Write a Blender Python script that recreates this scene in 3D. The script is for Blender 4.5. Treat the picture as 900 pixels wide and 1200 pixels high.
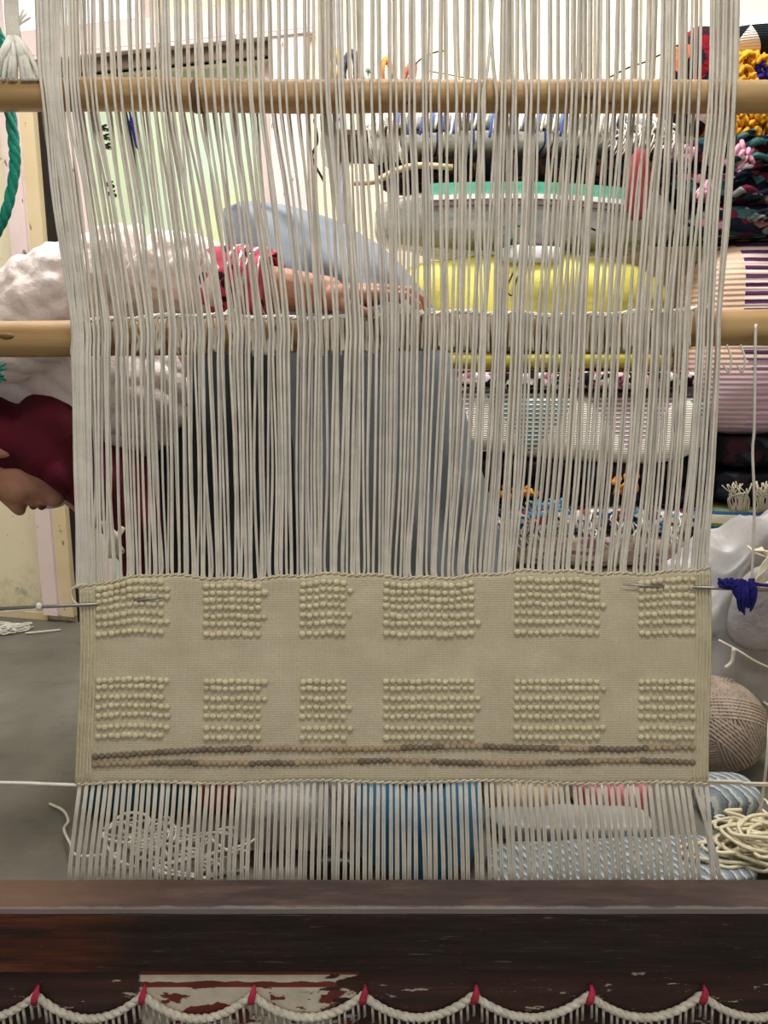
import bpy, math, random
import numpy as np
from mathutils import Vector, Matrix, noise
random.seed(7); rnd = random.Random(11)
PI = math.pi
C = bpy.context.scene.collection
for o in list(bpy.data.objects): bpy.data.objects.remove(o, do_unlink=True)

# ------------------------------------------------------------------ camera, world, lights, exposure
E = 1.03; PITCH = math.radians(11); F = 900.0
cam_d = bpy.data.cameras.new('camera'); cam = bpy.data.objects.new('camera', cam_d); C.objects.link(cam)
cam.location = (0, 0, E); cam.rotation_euler = (PI / 2 - PITCH, 0, 0)
cam_d.sensor_fit = 'VERTICAL'; cam_d.sensor_height = 24; cam_d.lens = 24 * F / 1200; cam_d.clip_start = .02
bpy.context.scene.camera = cam
sc = bpy.context.scene
sc.view_settings.view_transform = 'Standard'; sc.view_settings.look = 'None'
sc.view_settings.gamma = 1; sc.view_settings.use_curve_mapping = False
sc.view_settings.exposure = 0.32
world = bpy.data.worlds.new('world'); sc.world = world; world.use_nodes = True
world.node_tree.nodes['Background'].inputs[0].default_value = (.98, .99, 1.0, 1)
world.node_tree.nodes['Background'].inputs[1].default_value = .50
def area(name, loc, sx, sy, power, col, rot=(0, 0, 0)):
    l = bpy.data.lights.new(name, 'AREA'); l.shape = 'RECTANGLE'; l.size = sx; l.size_y = sy; l.energy = power; l.color = col
    o = bpy.data.objects.new(name, l); C.objects.link(o); o.location = loc; o.rotation_euler = rot
    return o
area('ceiling_tube_light_back', (.25, 1.75, 2.62), 1.3, .35, 33, (1, .98, .94))
area('door_fill_light', (-1.1, 1.7, 2.62), .35, 1.2, 20, (1, .99, .95))  # unseen fill lamp, added to brighten the door side
area('front_fill_light', (.1, .25, 2.62), 1.3, .35, 19, (1, .98, .93))  # unseen fill lamp, added to brighten rug and warp from the front

# ------------------------------------------------------------------ projection helpers (pixel -> point at a known depth)
cp, sp = math.cos(PITCH), math.sin(PITCH)
def ray(px, py):
    u = (px - 450) / F; v = (600 - py) / F
    return Vector((u, cp + v * sp, -sp + v * cp))
EYE = Vector((0, 0, E))
def at(px, py, Y):
    r = ray(px, py); return EYE + r * (Y / r.y)
def onfloor(px, py, z=0):
    r = ray(px, py); return EYE + r * ((z - E) / r.z)
LEAN = math.radians(7.7)
WN = Vector((0, -math.cos(LEAN), math.sin(LEAN))); WP = Vector((0, 1.10, E - .8))
def W(px, py, off=0):
    r = ray(px, py); p0 = WP - WN * off
    return EYE + r * ((p0 - EYE).dot(WN) / r.dot(WN))
WA = math.radians(13)
WU = Vector((math.cos(WA), -math.sin(WA), 0)); WNN = Vector((-math.sin(WA), -math.cos(WA), 0)); WO = at(0, 707, 3.05); WO.z = 0
def wuz(px, py):
    r = ray(px, py); p = EYE + r * ((WO - EYE).dot(WNN) / r.dot(WNN)); return (p - WO).dot(WU), p.z
def wp(u, z, n=0): return WO + WU * u + WNN * n + Vector((0, 0, z))

# ------------------------------------------------------------------ materials
def srgb(r, g, b):
    f = lambda c: ((c / 255 + .055) / 1.055) ** 2.4 if c > 10 else c / 255 / 12.92
    return (f(r), f(g), f(b), 1)
class NT:
    def __init__(s, name, rough=.8, spec=.3):
        s.m = bpy.data.materials.new(name); s.m.use_nodes = True; s.t = s.m.node_tree
        s.b = s.t.nodes['Principled BSDF']; s.b.inputs['Roughness'].default_value = rough
        s.b.inputs['Specular IOR Level'].default_value = spec
        s.co = s.t.nodes.new('ShaderNodeTexCoord').outputs['Object']
    def n(s, kind, **kw):
        nd = s.t.nodes.new(kind)
        for k, v in kw.items():
            if k.startswith('i_'):
                key = k[2:]; key = int(key) if key.isdigit() else key
                if hasattr(v, 'is_output') or isinstance(v, bpy.types.NodeSocket): s.t.links.new(v, nd.inputs[key])
                else: nd.inputs[key].default_value = v
            else: setattr(nd, k, v)
        return nd
    def map(s, scale=(1, 1, 1), rot=(0, 0, 0), loc=(0, 0, 0), src=None):
        nd = s.n('ShaderNodeMapping'); s.t.links.new(src or s.co, nd.inputs[0])
        nd.inputs['Scale'].default_value = scale; nd.inputs['Rotation'].default_value = rot; nd.inputs['Location'].default_value = loc
        return nd.outputs[0]
    def noise(s, scale, vec=None, detail=4, rough=.55, out=0):
        return s.n('ShaderNodeTexNoise', i_0=vec or s.co, i_2=scale, i_3=detail, i_4=rough).outputs[out]
    def voro(s, scale, vec=None, out=1):
        nd = s.n('ShaderNodeTexVoronoi'); s.t.links.new(vec or s.co, nd.inputs['Vector']); nd.inputs['Scale'].default_value = scale
        return nd.outputs[out]
    def wave(s, scale, axis='X', dist=0, vec=None, prof='SIN'):
        nd = s.n('ShaderNodeTexWave', bands_direction=axis, wave_profile=prof); s.t.links.new(vec or s.co, nd.inputs[0])
        nd.inputs['Scale'].default_value = scale; nd.inputs['Distortion'].default_value = dist
        return nd.outputs[1]
    def sep(s, vec=None):
        return s.n('ShaderNodeSeparateXYZ', i_0=vec or s.co).outputs
    def math(s, op, a, b=0, c=0): return s.n('ShaderNodeMath', operation=op, i_0=a, i_1=b, i_2=c).outputs[0]
    def ramp(s, fac, stops, interp='LINEAR'):
        nd = s.n('ShaderNodeValToRGB', i_0=fac); r = nd.color_ramp; r.interpolation = interp
        while len(r.elements) < len(stops): r.elements.new(.5)
        for e, (p, c) in zip(r.elements, stops):
            e.position = p; e.color = c if len(c) == 4 else srgb(*c)
        return nd.outputs[0]
    def mix(s, fac, a, b):
        nd = s.n('ShaderNodeMix', data_type='RGBA')
        for i, v in ((0, fac), (6, a), (7, b)):
            if isinstance(v, bpy.types.NodeSocket): s.t.links.new(v, nd.inputs[i])
            else: nd.inputs[i].default_value = v if (i == 0 or len(v) == 4) else srgb(*v)
        return nd.outputs[2]
    def col(s, c):
        if isinstance(c, bpy.types.NodeSocket): s.t.links.new(c, s.b.inputs['Base Color'])
        else: s.b.inputs['Base Color'].default_value = srgb(*c)
    def bump(s, h, strength=.3, dist=.01):
        nd = s.n('ShaderNodeBump', i_Strength=strength, i_Distance=dist, i_Height=h); s.t.links.new(nd.outputs[0], s.b.inputs['Normal'])
        return s
def simple(name, c, rough=.8, c2=None, ns=8, bs=60, bstr=.3, bd=.004, metal=0, spec=.3):
    n = NT(name, rough, spec)
    if c2: n.col(n.ramp(n.noise(ns), [(.35, c), (.65, c2)]))
    else: n.col(c)
    if bstr: n.bump(n.noise(bs), bstr, bd)
    n.b.inputs['Metallic'].default_value = metal
    return n.m
M = {}
M['warp'] = simple('warp cotton', (220, 213, 201), .85, (202, 196, 184), 30, 400, .5, .002)
M['warp2'] = simple('warp cotton grey', (210, 204, 194), .85, (192, 187, 177), 30, 400, .5, .002)
M['white_yarn'] = simple('white yarn', (240, 238, 230), .85, (222, 218, 206), 30, 300, .5, .003)
M['cream_yarn'] = simple('cream yarn', (236, 226, 196), .85, (214, 204, 176), 30, 300, .5, .003)
M['heddle'] = simple('heddle cotton', (218, 209, 190), .9, (200, 190, 170), 30, 300, .5, .003)
def rugmat():
    n = NT('rug wool', .95, .1)
    c = n.ramp(n.noise(14), [(.3, (210, 198, 171)), (.7, (225, 213, 188))])
    c = n.mix(n.math('MULTIPLY', n.noise(260, detail=2), .30), c, (170, 157, 129)); n.col(c)
    v = n.map((1, 1, 1))
    a = n.wave(150, 'Z', .8); b = n.wave(95, 'X', .6)
    n.bump(n.math('ADD', n.math('MULTIPLY', a, .6), n.math('ADD', n.math('MULTIPLY', b, .5), n.noise(300, detail=2))), .65, .0018)
    return n.m
M['rug'] = rugmat()
M['knot'] = simple('knot wool', (220, 210, 178), .95, (202, 191, 160), 60, 500, .5, .002)
M['knot_brown'] = simple('knot brown', (156, 137, 113), .95, (176, 155, 128), 60, 500, .5, .002)
M['knot_dark'] = simple('knot dark', (116, 104, 88), .95, (136, 120, 102), 60, 500, .5, .002)
def pole(name, a, b, c):
    n = NT(name, .5, .4)
    v = n.map((1.5, 22, 22))
    col = n.ramp(n.noise(1.6, v, 5), [(.3, a), (.55, b), (.8, c)])
    n.col(n.mix(n.math('MULTIPLY', n.ramp(n.noise(5, n.map((1, 3, 3))), [(.55, (0, 0, 0)), (.75, (255, 255, 255))]), .35), col, (120, 88, 52)))
    return n.bump(n.noise(3, v), .3, .003).m
M['pole'] = pole('bamboo pole', (150, 116, 72), (186, 152, 104), (206, 174, 128))
M['bar'] = pole('heddle pole', (142, 108, 66), (178, 144, 96), (200, 168, 118))
M['node'] = simple('pole node', (112, 84, 52), .6)
def beamwood():
    n = NT('dark beam wood', .5, .45)
    v = n.map((1.2, 16, 16))
    g = n.noise(4.5, v, 9, .72)
    base = n.ramp(g, [(.3, (28, 22, 21)), (.5, (43, 31, 28)), (.7, (58, 43, 37))])
    x, y, z = n.sep()
    left = n.ramp(n.math('ADD', x, n.math('MULTIPLY', n.noise(6), .25)), [(0, (255, 255, 255)), (1, (0, 0, 0))])
    lf = n.n('ShaderNodeMapRange', i_0=n.math('ADD', x, n.math('MULTIPLY', n.noise(7), .3)), i_1=-.38, i_2=-.20, i_3=1, i_4=0).outputs[0]
    red = n.ramp(n.noise(3, n.map((1.5, 20, 20)), 5), [(.35, (42, 28, 24)), (.5, (92, 44, 30)), (.66, (124, 70, 42))])
    c = n.mix(n.math('MULTIPLY', lf, .75), base, red)
    c = n.mix(n.n('ShaderNodeMapRange', i_0=n.noise(38, n.map((.5, 6, 6)), 4), i_1=.66, i_2=.74, i_3=0, i_4=.35).outputs[0], c, (150, 142, 132))
    n.col(c); n.t.links.new(n.ramp(g, [(.3, (90, 90, 90)), (.8, (165, 165, 165))]), n.b.inputs['Roughness'])
    return n.bump(g, .35, .004).m
M['beam'] = beamwood()
def topwood():
    n = NT('worn top wood', .45, .5)
    g = n.noise(7, n.map((1.3, 6, 6)), 9, .72)
    c = n.ramp(g, [(.3, (60, 49, 49)), (.5, (82, 67, 66)), (.72, (112, 92, 84))])
    x, y, z = n.sep()
    lf = n.n('ShaderNodeMapRange', i_0=n.math('ADD', x, n.math('MULTIPLY', n.noise(9), .3)), i_1=-.4, i_2=-.1, i_3=.55, i_4=0).outputs[0]
    edge = n.n('ShaderNodeMapRange', i_0=n.math('ADD', y, n.math('MULTIPLY', n.noise(20, n.map((1, .2, .2))), .008)), i_1=-.0268, i_2=-.0285, i_3=0, i_4=.55).outputs[0]  # highlight along the front edge, painted into the colour as a pale band
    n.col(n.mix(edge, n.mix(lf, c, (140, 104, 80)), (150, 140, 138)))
    return n.bump(g, .3, .003).m
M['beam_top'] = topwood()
def peel():
    n = NT('peeling paint', .6, .4)
    x, y, z = n.sep()
    nz = n.noise(15, n.map((1, 1, 2.0)), 6, .6)
    m1 = n.n('ShaderNodeMapRange', i_0=n.math('ADD', x, n.math('MULTIPLY', n.noise(30), .03)), i_1=-.362, i_2=-.358, i_3=0, i_4=1).outputs[0]
    m2 = n.n('ShaderNodeMapRange', i_0=n.math('ADD', x, n.math('MULTIPLY', n.noise(22, n.map((1, 1, 3)), 5), .3)), i_1=.09, i_2=.10, i_3=1, i_4=0).outputs[0]
    mask = n.math('MULTIPLY', m1, m2)
    dark = n.ramp(n.noise(3, n.map((1.2, 14, 14)), 5), [(.3, (38, 26, 24)), (.7, (72, 44, 36))])
    red = n.ramp(nz, [(.3, (96, 38, 30)), (.7, (126, 56, 44))])
    wht = n.ramp(n.noise(40), [(.3, (196, 184, 164)), (.7, (214, 206, 190))])
    spots = n.n('ShaderNodeMapRange', i_0=nz, i_1=.48, i_2=.50, i_3=0, i_4=1).outputs[0]
    strip = n.n('ShaderNodeMapRange', i_0=n.math('ADD', z, n.math('MULTIPLY', n.noise(30), .012)), i_1=.1005, i_2=.1015, i_3=0, i_4=1).outputs[0]
    strip = n.math('MULTIPLY', strip, n.math('LESS_THAN', z, .1075))
    lowband = n.n('ShaderNodeMapRange', i_0=z, i_1=.084, i_2=.086, i_3=1, i_4=0).outputs[0]
    wm = n.math('MAXIMUM', n.math('MULTIPLY', spots, lowband), strip)
    c = n.mix(wm, red, wht)
    flecks = n.n('ShaderNodeMapRange', i_0=n.noise(24, n.map((.7, 1, 3)), 5, .7), i_1=.63, i_2=.66, i_3=0, i_4=.8).outputs[0]
    n.col(n.mix(mask, n.mix(flecks, dark, wht), n.mix(n.math('MULTIPLY', flecks, .9), c, (58, 34, 28))))
    return n.bump(n.math('ADD', wm, n.noise(30)), .3, .003).m
M['peel'] = peel()
M['pink_tie'] = simple('pink tie', (196, 52, 84), .8, (160, 40, 66), 60)
M['rope'] = simple('white rope', (224, 218, 204), .9, (196, 188, 172), 60, 200, .6, .004)
M['steel'] = simple('steel rod', (150, 146, 142), .35, None, metal=.9, bstr=0)
M['blue_yarn'] = simple('navy yarn', (24, 22, 92), .95, (38, 34, 120), 60, 200, .6, .004)
M['green_rope'] = simple('green rope', (14, 118, 100), .8, (30, 146, 122), 40, 200, .6, .004)
def walls():
    n = NT('cream plaster', .85)
    c = n.ramp(n.noise(2.5), [(.3, (238, 226, 196)), (.7, (244, 234, 208))])
    x, y, z = n.sep()
    low = n.n('ShaderNodeMapRange', i_0=n.math('ADD', z, n.math('MULTIPLY', n.noise(12, detail=6), .5)), i_1=.28, i_2=.46, i_3=1, i_4=0).outputs[0]
    st = n.ramp(n.noise(16, detail=6), [(.4, (176, 168, 132)), (.52, (214, 202, 160)), (.62, (142, 156, 136))])
    c = n.mix(n.math('MULTIPLY', low, .8), c, st)
    c = n.mix(n.n('ShaderNodeMapRange', i_0=n.noise(46, detail=3), i_1=.68, i_2=.72, i_3=0, i_4=.6).outputs[0], c, (150, 136, 110))
    n.col(c); return n.bump(n.noise(30), .15, .006).m
M['wall'] = walls()
M['wall_white'] = simple('pale plaster', (236, 232, 224), .85, (226, 220, 214), 3)
def paint(name, a, b, chip):
    n = NT(name, .55, .4)
    c = n.ramp(n.noise(5), [(.3, a), (.7, b)])
    n.col(n.mix(n.n('ShaderNodeMapRange', i_0=n.noise(26, n.map((1, 1, .45)), 5), i_1=.66, i_2=.68, i_3=0, i_4=.9).outputs[0], c, chip))
    return n.bump(n.noise(30), .12, .004).m
M['pink_frame'] = paint('pinkish white paint', (232, 208, 208), (242, 224, 220), (130, 100, 92))
M['beige_frame'] = paint('beige paint', (222, 200, 160), (232, 212, 174), (120, 96, 70))
M['lintel'] = simple('brown lintel', (116, 100, 84), .8, (92, 78, 64), 9)
def doorgreen():
    n = NT('pale green door paint', .6, .3)
    c = n.ramp(n.noise(2.2), [(.35, (222, 232, 176)), (.6, (204, 226, 206)), (.75, (194, 218, 206))])
    n.col(c); return n.bump(n.noise(20), .08, .004).m
M['door'] = doorgreen()
M['dark'] = simple('dark gap', (40, 34, 30), .9)
n = NT('daylit frosted glass', .6)
n.col((220, 226, 240)); n.b.inputs['Emission Color'].default_value = srgb(225, 230, 248); n.b.inputs['Emission Strength'].default_value = .75
M['pane'] = n.m
def conc():
    n = NT('concrete floor', .6, .35)
    c = n.ramp(n.noise(3, detail=8, rough=.65), [(.3, (98, 96, 88)), (.5, (114, 111, 103)), (.7, (130, 126, 118))])
    n.col(n.mix(n.n('ShaderNodeMapRange', i_0=n.noise(9, n.map((1, 3, 1)), 6), i_1=.58, i_2=.7, i_3=0, i_4=.4).outputs[0], c, (84, 80, 72)))
    return n.bump(n.noise(40, detail=6), .15, .004).m
M['floor'] = conc()
M['skin'] = simple('skin', (186, 137, 112), .55, (172, 122, 98), 12, 90, .12, .002)
M['skin_dark'] = simple('lips', (120, 70, 60), .5)
M['hair'] = simple('dark hair', (26, 20, 18), .6)
def fleece():
    n = NT('white fleece', .95, .1)
    n.col(n.ramp(n.noise(22), [(.3, (232, 216, 212)), (.7, (246, 236, 232))]))
    return n.bump(n.noise(110, detail=6), .5, .006).m
M['fleece'] = fleece()
M['maroon'] = simple('maroon scarf', (92, 13, 30), .85, (68, 12, 26), 12, 200, .4, .003)
M['slate'] = simple('slate blue cloth', (134, 140, 150), .85, (116, 123, 134), 6, 250, .3, .003)
M['charcoal'] = simple('charcoal cloth', (46, 50, 54), .9, (60, 66, 70), 6, 200, .3, .003)
def pinkprint():
    n = NT('pink printed cotton', .8)
    n.col(n.ramp(n.voro(38, out=0), [(.28, (34, 24, 32)), (.34, (206, 66, 96)), (.7, (226, 96, 122))])); return n.m
M['pinkprint'] = pinkprint()
M['silver'] = simple('silver', (220, 220, 222), .25, None, metal=.9, bstr=0)
M['bench'] = simple('bench wood', (96, 72, 50), .7, (74, 54, 38), 8)

# ------------------------------------------------------------------ mesh helpers
class MB:
    def __init__(s): s.v = []; s.f = []; s.mi = []; s.cur = 0
    def add(s, vs, fs):
        b = len(s.v); s.v += [Vector(p) for p in vs]; s.f += [tuple(i + b for i in f) for f in fs]; s.mi += [s.cur] * len(fs); return s
    def box(s, c, sx, sy, sz, R=None):
        c = Vector(c); R = R or Matrix.Identity(3)
        vs = [c + R @ Vector((x * sx / 2, y * sy / 2, z * sz / 2)) for x in (-1, 1) for y in (-1, 1) for z in (-1, 1)]
        return s.add(vs, [(0, 1, 3, 2), (4, 6, 7, 5), (0, 4, 5, 1), (2, 3, 7, 6), (0, 2, 6, 4), (1, 5, 7, 3)])
    def tube(s, pts, r, sides=6, cap=True, closed=False):
        pts = [Vector(p) for p in pts]; n = len(pts); rs = r if isinstance(r, (list, tuple)) else [r] * n
        vs = []; nrm = None
        for i, p in enumerate(pts):
            a = pts[(i - 1) % n] if (closed or i) else p; b = pts[(i + 1) % n] if (closed or i < n - 1) else p
            t = (b - a).normalized() if (b - a).length > 1e-9 else Vector((0, 0, 1))
            if nrm is None:
                nrm = t.orthogonal().normalized()
            nrm = (nrm - t * nrm.dot(t))
            nrm = nrm.normalized() if nrm.length > 1e-6 else t.orthogonal().normalized()
            bn = t.cross(nrm)
            for k in range(sides):
                an = 2 * PI * k / sides; vs.append(p + (nrm * math.cos(an) + bn * math.sin(an)) * rs[i])
        fs = []
        m = n if closed else n - 1
        for i in range(m):
            j = (i + 1) % n
            for k in range(sides):
                l = (k + 1) % sides; fs.append((i * sides + k, i * sides + l, j * sides + l, j * sides + k))
        if cap and not closed: fs += [tuple(range(sides))[::-1], tuple((n - 1) * sides + k for k in range(sides))]
        return s.add(vs, fs)
    def ell(s, c, rx, ry, rz, R=None, nu=12, nv=8):
        c = Vector(c); R = R or Matrix.Identity(3); vs = [c + R @ Vector((0, 0, rz))]
        for i in range(1, nv):
            th = PI * i / nv
            for k in range(nu):
                ph = 2 * PI * k / nu; vs.append(c + R @ Vector((rx * math.sin(th) * math.cos(ph), ry * math.sin(th) * math.sin(ph), rz * math.cos(th))))
        vs.append(c + R @ Vector((0, 0, -rz))); fs = []
        for k in range(nu): fs.append((0, 1 + k, 1 + (k + 1) % nu))
        for i in range(nv - 2):
            for k in range(nu):
                a = 1 + i * nu + k; b = 1 + i * nu + (k + 1) % nu; fs.append((a, a + nu, b + nu, b))
        e = len(vs) - 1; o = 1 + (nv - 2) * nu
        for k in range(nu): fs.append((e, o + (k + 1) % nu, o + k))
        return s.add(vs, fs)
    def cap(s, a, b, ra, rb, n=14):
        a = Vector(a); b = Vector(b); s.tube([a, b], [ra, rb], n); s.ell(a, ra, ra, ra, None, n, 8); s.ell(b, rb, rb, rb, None, n, 8); return s
    def chain(s, pts, rs, n=14):
        for i in range(len(pts) - 1): s.cap(pts[i], pts[i + 1], rs[i], rs[i + 1], n)
        return s
    def rbox(s, c, hx, hy, hz, p=5, n=8, R=None, fn=None):
        """rounded box: cube grid pulled onto a p-norm ball, then fn(local unit point, point) -> point"""
        c = Vector(c); R = R or Matrix.Identity(3); idx = {}; vs = []; fs = []
        def vid(i, j, k):
            key = (i, j, k)
            if key not in idx:
                q = Vector((2 * i / n - 1, 2 * j / n - 1, 2 * k / n - 1))
                q = Vector([math.copysign(abs(math.sin(x * PI / 2)), x) for x in q])
                l = (abs(q.x) ** p + abs(q.y) ** p + abs(q.z) ** p) ** (1 / p); q = q / l
                pt = Vector((q.x * hx, q.y * hy, q.z * hz))
                if fn: pt = fn(q, pt)
                idx[key] = len(vs); vs.append(c + R @ pt)
            return idx[key]
        for a in range(n):
            for b in range(n):
                for k, fl in ((0, 1), (n, 0)):
                    q = [vid(a, b, k), vid(a + 1, b, k), vid(a + 1, b + 1, k), vid(a, b + 1, k)]; fs.append(tuple(q[::-1] if fl else q))
                    q = [vid(a, k, b), vid(a + 1, k, b), vid(a + 1, k, b + 1), vid(a, k, b + 1)]; fs.append(tuple(q if fl else q[::-1]))
                    q = [vid(k, a, b), vid(k, a + 1, b), vid(k, a + 1, b + 1), vid(k, a, b + 1)]; fs.append(tuple(q[::-1] if fl else q))
        return s.add(vs, fs)
    def mesh(s, name, mats, org=Vector((0, 0, 0)), smooth=True):
        me = bpy.data.meshes.new(name); me.from_pydata([tuple(v - org) for v in s.v], [], s.f)
        for m in (mats if isinstance(mats, (list, tuple)) else [mats]): me.materials.append(m)
        me.polygons.foreach_set('material_index', s.mi); me.polygons.foreach_set('use_smooth', [smooth] * len(s.f))
        me.update(); return me
    def build(s, name, mats, parent=None, label=None, smooth=True, org=None):
        if org is None:
            if parent is not None:
                r = parent
                while r.parent: r = r.parent
                org = r.location.copy()
            else:
                a = np.array([tuple(v) for v in s.v]); org = Vector(((a[:, 0].min() + a[:, 0].max()) / 2, (a[:, 1].min() + a[:, 1].max()) / 2, a[:, 2].min()))
        o = bpy.data.objects.new(name, s.mesh(name, mats, org, smooth)); C.objects.link(o)
        if parent is not None: o.parent = parent
        else: o.location = org
        if label: o['label'] = label
        return o
def tag(o, label, cat, group=None, kind=None):
    o['label'] = label; o['category'] = cat
    if group: o['group'] = group
    if kind: o['kind'] = kind
    return o
def thing(name, loc, label, cat, group=None):
    o = bpy.data.objects.new(name, None); C.objects.link(o); o.location = loc; o.empty_display_size = .05
    return tag(o, label, cat, group)
def struct(o): o['kind'] = 'structure'; return o
def voxel(mb, vox, smooth_it=4):
    """one continuous skin over overlapping shapes"""
    me = mb.mesh('tmp', []); o = bpy.data.objects.new('tmp', me); C.objects.link(o)
    md = o.modifiers.new('r', 'REMESH'); md.mode = 'VOXEL'; md.voxel_size = vox
    ms = o.modifiers.new('s', 'SMOOTH'); ms.factor = .5; ms.iterations = smooth_it
    dg = bpy.context.evaluated_depsgraph_get(); m2 = bpy.data.meshes.new_from_object(o.evaluated_get(dg))
    bpy.data.objects.remove(o, do_unlink=True)
    n = len(m2.vertices); co = np.empty(n * 3); m2.vertices.foreach_get('co', co); co = co.reshape(-1, 3)
    nr = np.empty(n * 3); m2.vertices.foreach_get('normal', nr); nr = nr.reshape(-1, 3)
    r = MB(); r.v = [Vector(c) for c in co]; r.f = [tuple(p.vertices) for p in m2.polygons]; r.mi = [0] * len(r.f)
    r.nr = [Vector(c) for c in nr]; bpy.data.meshes.remove(m2); return r
def fbm(p, s, o=3): return noise.fractal(p * s, 1.0, 2.0, o)
def spl(pts, k=8):
    """Catmull-Rom through points"""
    pts = [Vector(p) for p in pts]; out = []
    P = [pts[0] * 2 - pts[1]] + pts + [pts[-1] * 2 - pts[-2]]
    for i in range(1, len(P) - 2):
        a, b, c, d = P[i - 1:i + 3]
        for j in range(k):
            t = j / k; out.append(.5 * ((2 * b) + (c - a) * t + (2 * a - 5 * b + 4 * c - d) * t * t + (3 * b - a - 3 * c + d) * t ** 3))
    out.append(pts[-1]); return out

# ------------------------------------------------------------------ room shell
mb = MB(); mb.box((0, 1.2, -.05), 7.4, 6.4, .1); struct(mb.build('floor', M['floor'], smooth=False))
mb = MB(); mb.box((0, 1.2, 2.75), 7.4, 6.4, .1); struct(mb.build('ceiling', M['wall_white'], smooth=False))
mb = MB(); mb.box((-3.2, 1.2, 1.35), .1, 6.4, 2.7); struct(mb.build('wall_left', M['wall'], smooth=False))
mb = MB(); mb.box((2.6, 1.2, 1.35), .1, 6.4, 2.7); struct(mb.build('wall_right', M['wall'], smooth=False))
RW = Matrix.Rotation(-WA, 3, 'Z')
def wbox(mb, u0, u1, z0, z1, n0, n1):
    return mb.box(wp((u0 + u1) / 2, (z0 + z1) / 2, (n0 + n1) / 2), u1 - u0, n1 - n0, z1 - z0, RW)
# door opening edges on the rotated back wall
u_dl = wuz(63, 200)[0]; u_dr = wuz(322, 160)[0]
z_dt = wuz(60, 90)[1]; z_lt = wuz(60, 70)[1]; z_tr = wuz(60, 40)[1]
wall = MB()
wbox(wall, -2.2, u_dl, 0, 2.7, -.1, 0); wbox(wall, u_dr, 4.2, 0, 2.7, -.1, 0); wbox(wall, u_dl, u_dr, z_dt, 2.7, -.1, 0)
wb = struct(wall.build('wall_back', M['wall'], smooth=False, org=Vector((0, 0, 0))))
d = MB(); wbox(d, u_dl + .03, u_dr, .01, z_dt, -.11, -.07)
door = struct(d.build('door_1', M['door'], smooth=False, org=Vector((0, 0, 0))))
du = u_dr - u_dl
for a, b, zz0, zz1 in ((u_dl + .03, u_dl + .10, .01, z_dt), (u_dr - .07, u_dr, .01, z_dt)):
    m = MB(); wbox(m, a, b, zz0, zz1, -.07, -.055); m.build('stile', M['pink_frame'], door, smooth=False)
m = MB(); wbox(m, u_dl + .10, u_dr - .07, .01, .16, -.07, -.055); m.build('bottom_rail', M['door'], door, smooth=False)
m = MB()
for k in range(5):   # faded handwriting strokes running down the door
    for j in range(2):
        u, z = wuz(106 + k * 2.5 + j * 4, 136 + k * 11 + (35 if k > 2 else 0)); z -= .01
        m.tube([wp(u + .012 * math.cos(t * 1.9 + j), z - .006 * t, -.068) for t in np.linspace(0, 3.4, 9)], .0028, 4)
m.build('scribble', M['dark'], door)
def trim(name, mat, u0, u1, z0, z1, n0, n1):
    m = MB(); wbox(m, u0, u1, z0, z1, n0, n1); return struct(m.build(name, mat, smooth=False, org=Vector((0, 0, 0))))
ua = wuz(17, 250)[0]; ub = wuz(38, 250)[0]; uc = wuz(54, 250)[0]
trim('trim_1', M['pink_frame'], ua, ub - .012, 0.03, z_tr, 0, .035)
trim('trim_2', M['pink_frame'], ub - .010, ub, 0.03, z_tr, 0, .024)
trim('trim_3', M['beige_frame'], ub + .002, uc, 0.03, z_lt, 0, .03)
trim('trim_4', M['dark'], uc, u_dl, 0.0, z_lt, -.02, .004)
trim('trim_5', M['lintel'], uc, u_dr + .02, z_dt, z_lt, -.02, .012)
trim('trim_6', M['pink_frame'], ua, u_dr + .15, z_lt + .004, z_tr, 0, .04)
trim('trim_7', M['pink_frame'], ua, u_dr + .15, z_lt - .012, z_lt, 0, .045)
trim('trim_8', M['pink_frame'], u_dr, u_dr + .13, 0, z_lt - .012, -.02, .035)
trim('baseboard_back', M['beige_frame'], -2.0, ua, 0, .03, 0, .012)
u1 = wuz(175, 10)[0]
win = MB(); wbox(win, ua - .6, u1, z_tr + .02, 2.62, .001, .012); wn = struct(win.build('window_1', M['pane'], smooth=False, org=Vector((0, 0, 0))))
for uu in (ua - .6, ua + .02, u1 - .03):
    m = MB(); wbox(m, uu, uu + .03, z_tr + .001, 2.64, 0, .035); m.build('window_frame', M['pink_frame'], wn, smooth=False)

# ------------------------------------------------------------------ loom frame
zt = E - .8; yf = 1.017; yr = 1.081; zm = E - .914
loom = thing('weaving_loom', Vector((0, 1.05, 0)), 'dark worn timber loom beam with lower plank, across the bottom of the photo', 'loom')
def wavybox(mb, x0, x1, y0, y1, z0, z1, n=60, amp=.0012, ch=.003):
    pr = [(y0, z0), (y0, z1 - ch), (y0 + ch, z1), (y1 - ch, z1), (y1, z1 - ch), (y1, z0)]
    vs = []
    for i in range(n + 1):
        x = x0 + (x1 - x0) * i / n
        for k, (y, z) in enumerate(pr): vs.append(Vector((x, y + amp * noise.noise(Vector((x * 9, k, 0))), z + amp * noise.noise(Vector((x * 7, k, 5))))))
    fs = []
    for i in range(n):
        for k in range(6):
            l = (k + 1) % 6; fs.append((i * 6 + k, i * 6 + l, i * 6 + 6 + l, i * 6 + 6 + k)[::-1])
    fs += [tuple(range(6)), tuple(n * 6 + k for k in range(6))[::-1]]; mb.add(vs, fs)
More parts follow.
